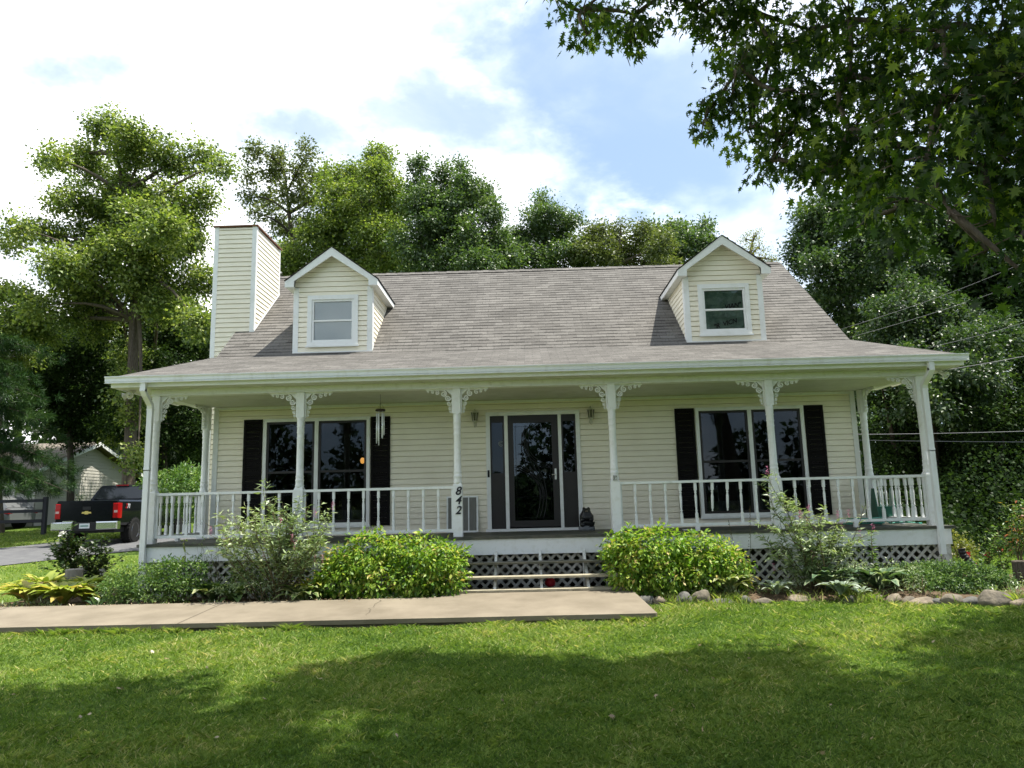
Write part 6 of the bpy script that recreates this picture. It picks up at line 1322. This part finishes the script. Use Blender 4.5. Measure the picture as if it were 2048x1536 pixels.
nc = 260; d = 4.0+rng.uniform(0, 1, nc)**1.3*7.5; ang = rng.uniform(-.66, .66, nc); cx_ = CAM[0]+np.tan(ang)*d; cy_ = CAM[1]+d; kq = rng.integers(0, nc, 11000); rad = np.abs(rng.normal(0, .06, 11000)); an = rng.uniform(0, 6.28, 11000); x = cx_[kq]+rad*np.cos(an); y = cy_[kq]+rad*np.sin(an); k = onlawn(x, y) & (y < 1); x, y = x[k], y[k]; n = len(x)
tone = rng.normal(.5, .2, nc)[kq][k]
blades('coarse_grass', np.stack([x, y, np.full(n, -.972)], 1), rng.uniform(.028, .062, n), np.full(n, .0036), GRASS, np.clip(tone+rng.normal(0, .1, n), 0, 1), .9)
n = 45000; x = rng.uniform(7.6, 16, n); y = rng.uniform(-5, 6, n); k = onlawn(x, y) & (x > 8.2); x, y = x[k], y[k]; n = len(x); pt = patchy(x, y)
blades('grass', np.stack([x, y, np.array([G(t) for t in y])-.003], 1), rng.uniform(.03, .07, n), np.full(n, .008), GRASS, np.clip(.45+.15*pt+rng.normal(0, .18, n), 0, 1))
# clover and plantain patches among the grass
n = 16000; d = 3.8+rng.uniform(0, 1, n)**1.3*8; ang = rng.uniform(-.66, .66, n); x = CAM[0]+np.tan(ang)*d; y = CAM[1]+d; k = onlawn(x, y) & (patchy(x*1.6+3, y*1.6) > .15) & (y < 1); x, y = x[k], y[k]; n = len(x)
a = rng.uniform(0, 6.28, n); leaves('clover', np.stack([x, y, -.955+rng.uniform(0, .03, n)], 1), np.stack([np.cos(a), np.sin(a), np.full(n, .2)], 1), rng.uniform(.018, .036, n), 'oval', GRASS, None, np.clip(rng.normal(.3, .15, n), 0, 1), up=1.6, kind='stuff')
# rough grass and weeds along the bed and the walk
n = 9000; q = rng.random(n); x = np.where(q < .45, rng.uniform(-9.2, -2.2, n), rng.uniform(1.5, 7.6, n)); y = np.where(q < .45, -1.22+rng.normal(0, .07, n), np.array([YR(t) for t in x])+.10+rng.normal(0, .16, n))
c = np.sin(x*3.3)+np.sin(x*7.1+1)+rng.normal(0, .5, n); k = c > .55; x, y = x[k], y[k]; n = len(x)
blades('weeds', np.stack([x, y, np.full(n, -.93)], 1), rng.uniform(.05, .16, n), np.full(n, .0045), GRASS, np.clip(rng.normal(.62, .25, n), 0, 1), .6)
n = 9000; x = rng.uniform(-9, 1.42, n); x = x+.12*np.sin(x*9); y = fy+.015-np.abs(rng.normal(0, .05, n)); k = x < 1.4; blades('weeds', np.stack([x[k], y[k], np.full(k.sum(), -.97)], 1), rng.uniform(.03, .13, k.sum())*(.65+.35*np.sin(x[k]*4.3+np.sin(x[k]*1.7)*3)), np.full(k.sum(), .004), GRASS, np.clip(rng.normal(.6, .25, k.sum()), 0, 1))
n = 9000; q = rng.random(n); bx_ = np.where(q < .5, rng.uniform(-8.6, -1.5, n), rng.uniform(1.5, 7.8, n)); by_ = np.where(q < .5, rng.uniform(-1.3, .2, n), np.array([YR(t) for t in bx_])+rng.uniform(.2, 1.5, n))
hz_ = np.clip(np.sin(bx_*2.9)+np.sin(bx_*5.3+by_*4)+.4, 0, 2); kk = hz_ > .25; bx_, by_, hz_ = bx_[kk], by_[kk], hz_[kk]; n = len(bx_); P = np.stack([bx_, by_, -.87+rng.uniform(0, .11, n)*hz_], 1); leaves('bed_weeds', P, unit(n)+(0, 0, .6), rng.uniform(.035, .10, n), 'lance', BUDL, None, np.clip(rng.normal(.5, .25, n), 0, 1), kind='stuff')
DRY = leafmat('dry_leaf', [(0, (.12, .075, .035)), (.5, (.26, .18, .10)), (1, (.45, .36, .24))], .15, .04)
n = 75; d = 4.2+rng.uniform(0, 1, n)**.8*6; ang = rng.uniform(-.62, .62, n); x = CAM[0]+np.tan(ang)*d; y = CAM[1]+d; k = onlawn(x, y) & (y < -1); x, y = x[k], y[k]; n = len(x); a = rng.uniform(0, 6.28, n)
leaves('fallen_leaves', np.stack([x, y, -.925+rng.uniform(0, .01, n)], 1), np.stack([np.cos(a), np.sin(a), rng.normal(0, .25, n)], 1), rng.uniform(.03, .06, n), 'maple', DRY, None, np.clip(rng.normal(.65, .25, n), 0, 1), up=1.2, kind='stuff')
n = 1500; x = np.where(rng.random(n) < .6, rng.uniform(-8.5, -1.3, n), rng.uniform(1.5, 7, n)); y = np.where(x < 0, -1.30+rng.normal(0, .06, n)+.05, np.array([YR(t) for t in x])+np.abs(rng.normal(0, .2, n))); a = rng.uniform(0, 6.28, n)
z = np.where(y < -1.3, np.array([wz(t) for t in y])+.004, -.835); z = np.where(x > 0, -.93, z); leaves('bed_litter', np.stack([x, y, z+rng.uniform(0, .015, n)], 1), np.stack([np.cos(a), np.sin(a), rng.normal(0, .2, n)], 1), rng.uniform(.02, .06, n), 'lance', DRY, None, np.clip(rng.normal(.6, .25, n), 0, 1), up=1.5, kind='stuff')

# lettering outlines become ordinary meshes
bpy.context.view_layer.update(); dg = bpy.context.evaluated_depsgraph_get()
for o in [o for o in SC.objects if o.type == 'FONT']:
    me = bpy.data.meshes.new_from_object(o.evaluated_get(dg)); nm = o.name.split('.')[0]
    q = bpy.data.objects.new(nm, me); COL.objects.link(q); q.parent = o.parent; q.location = o.location; q.rotation_euler = o.rotation_euler
    if 'label' in o: q['label'] = o['label']
    bpy.data.objects.remove(o)
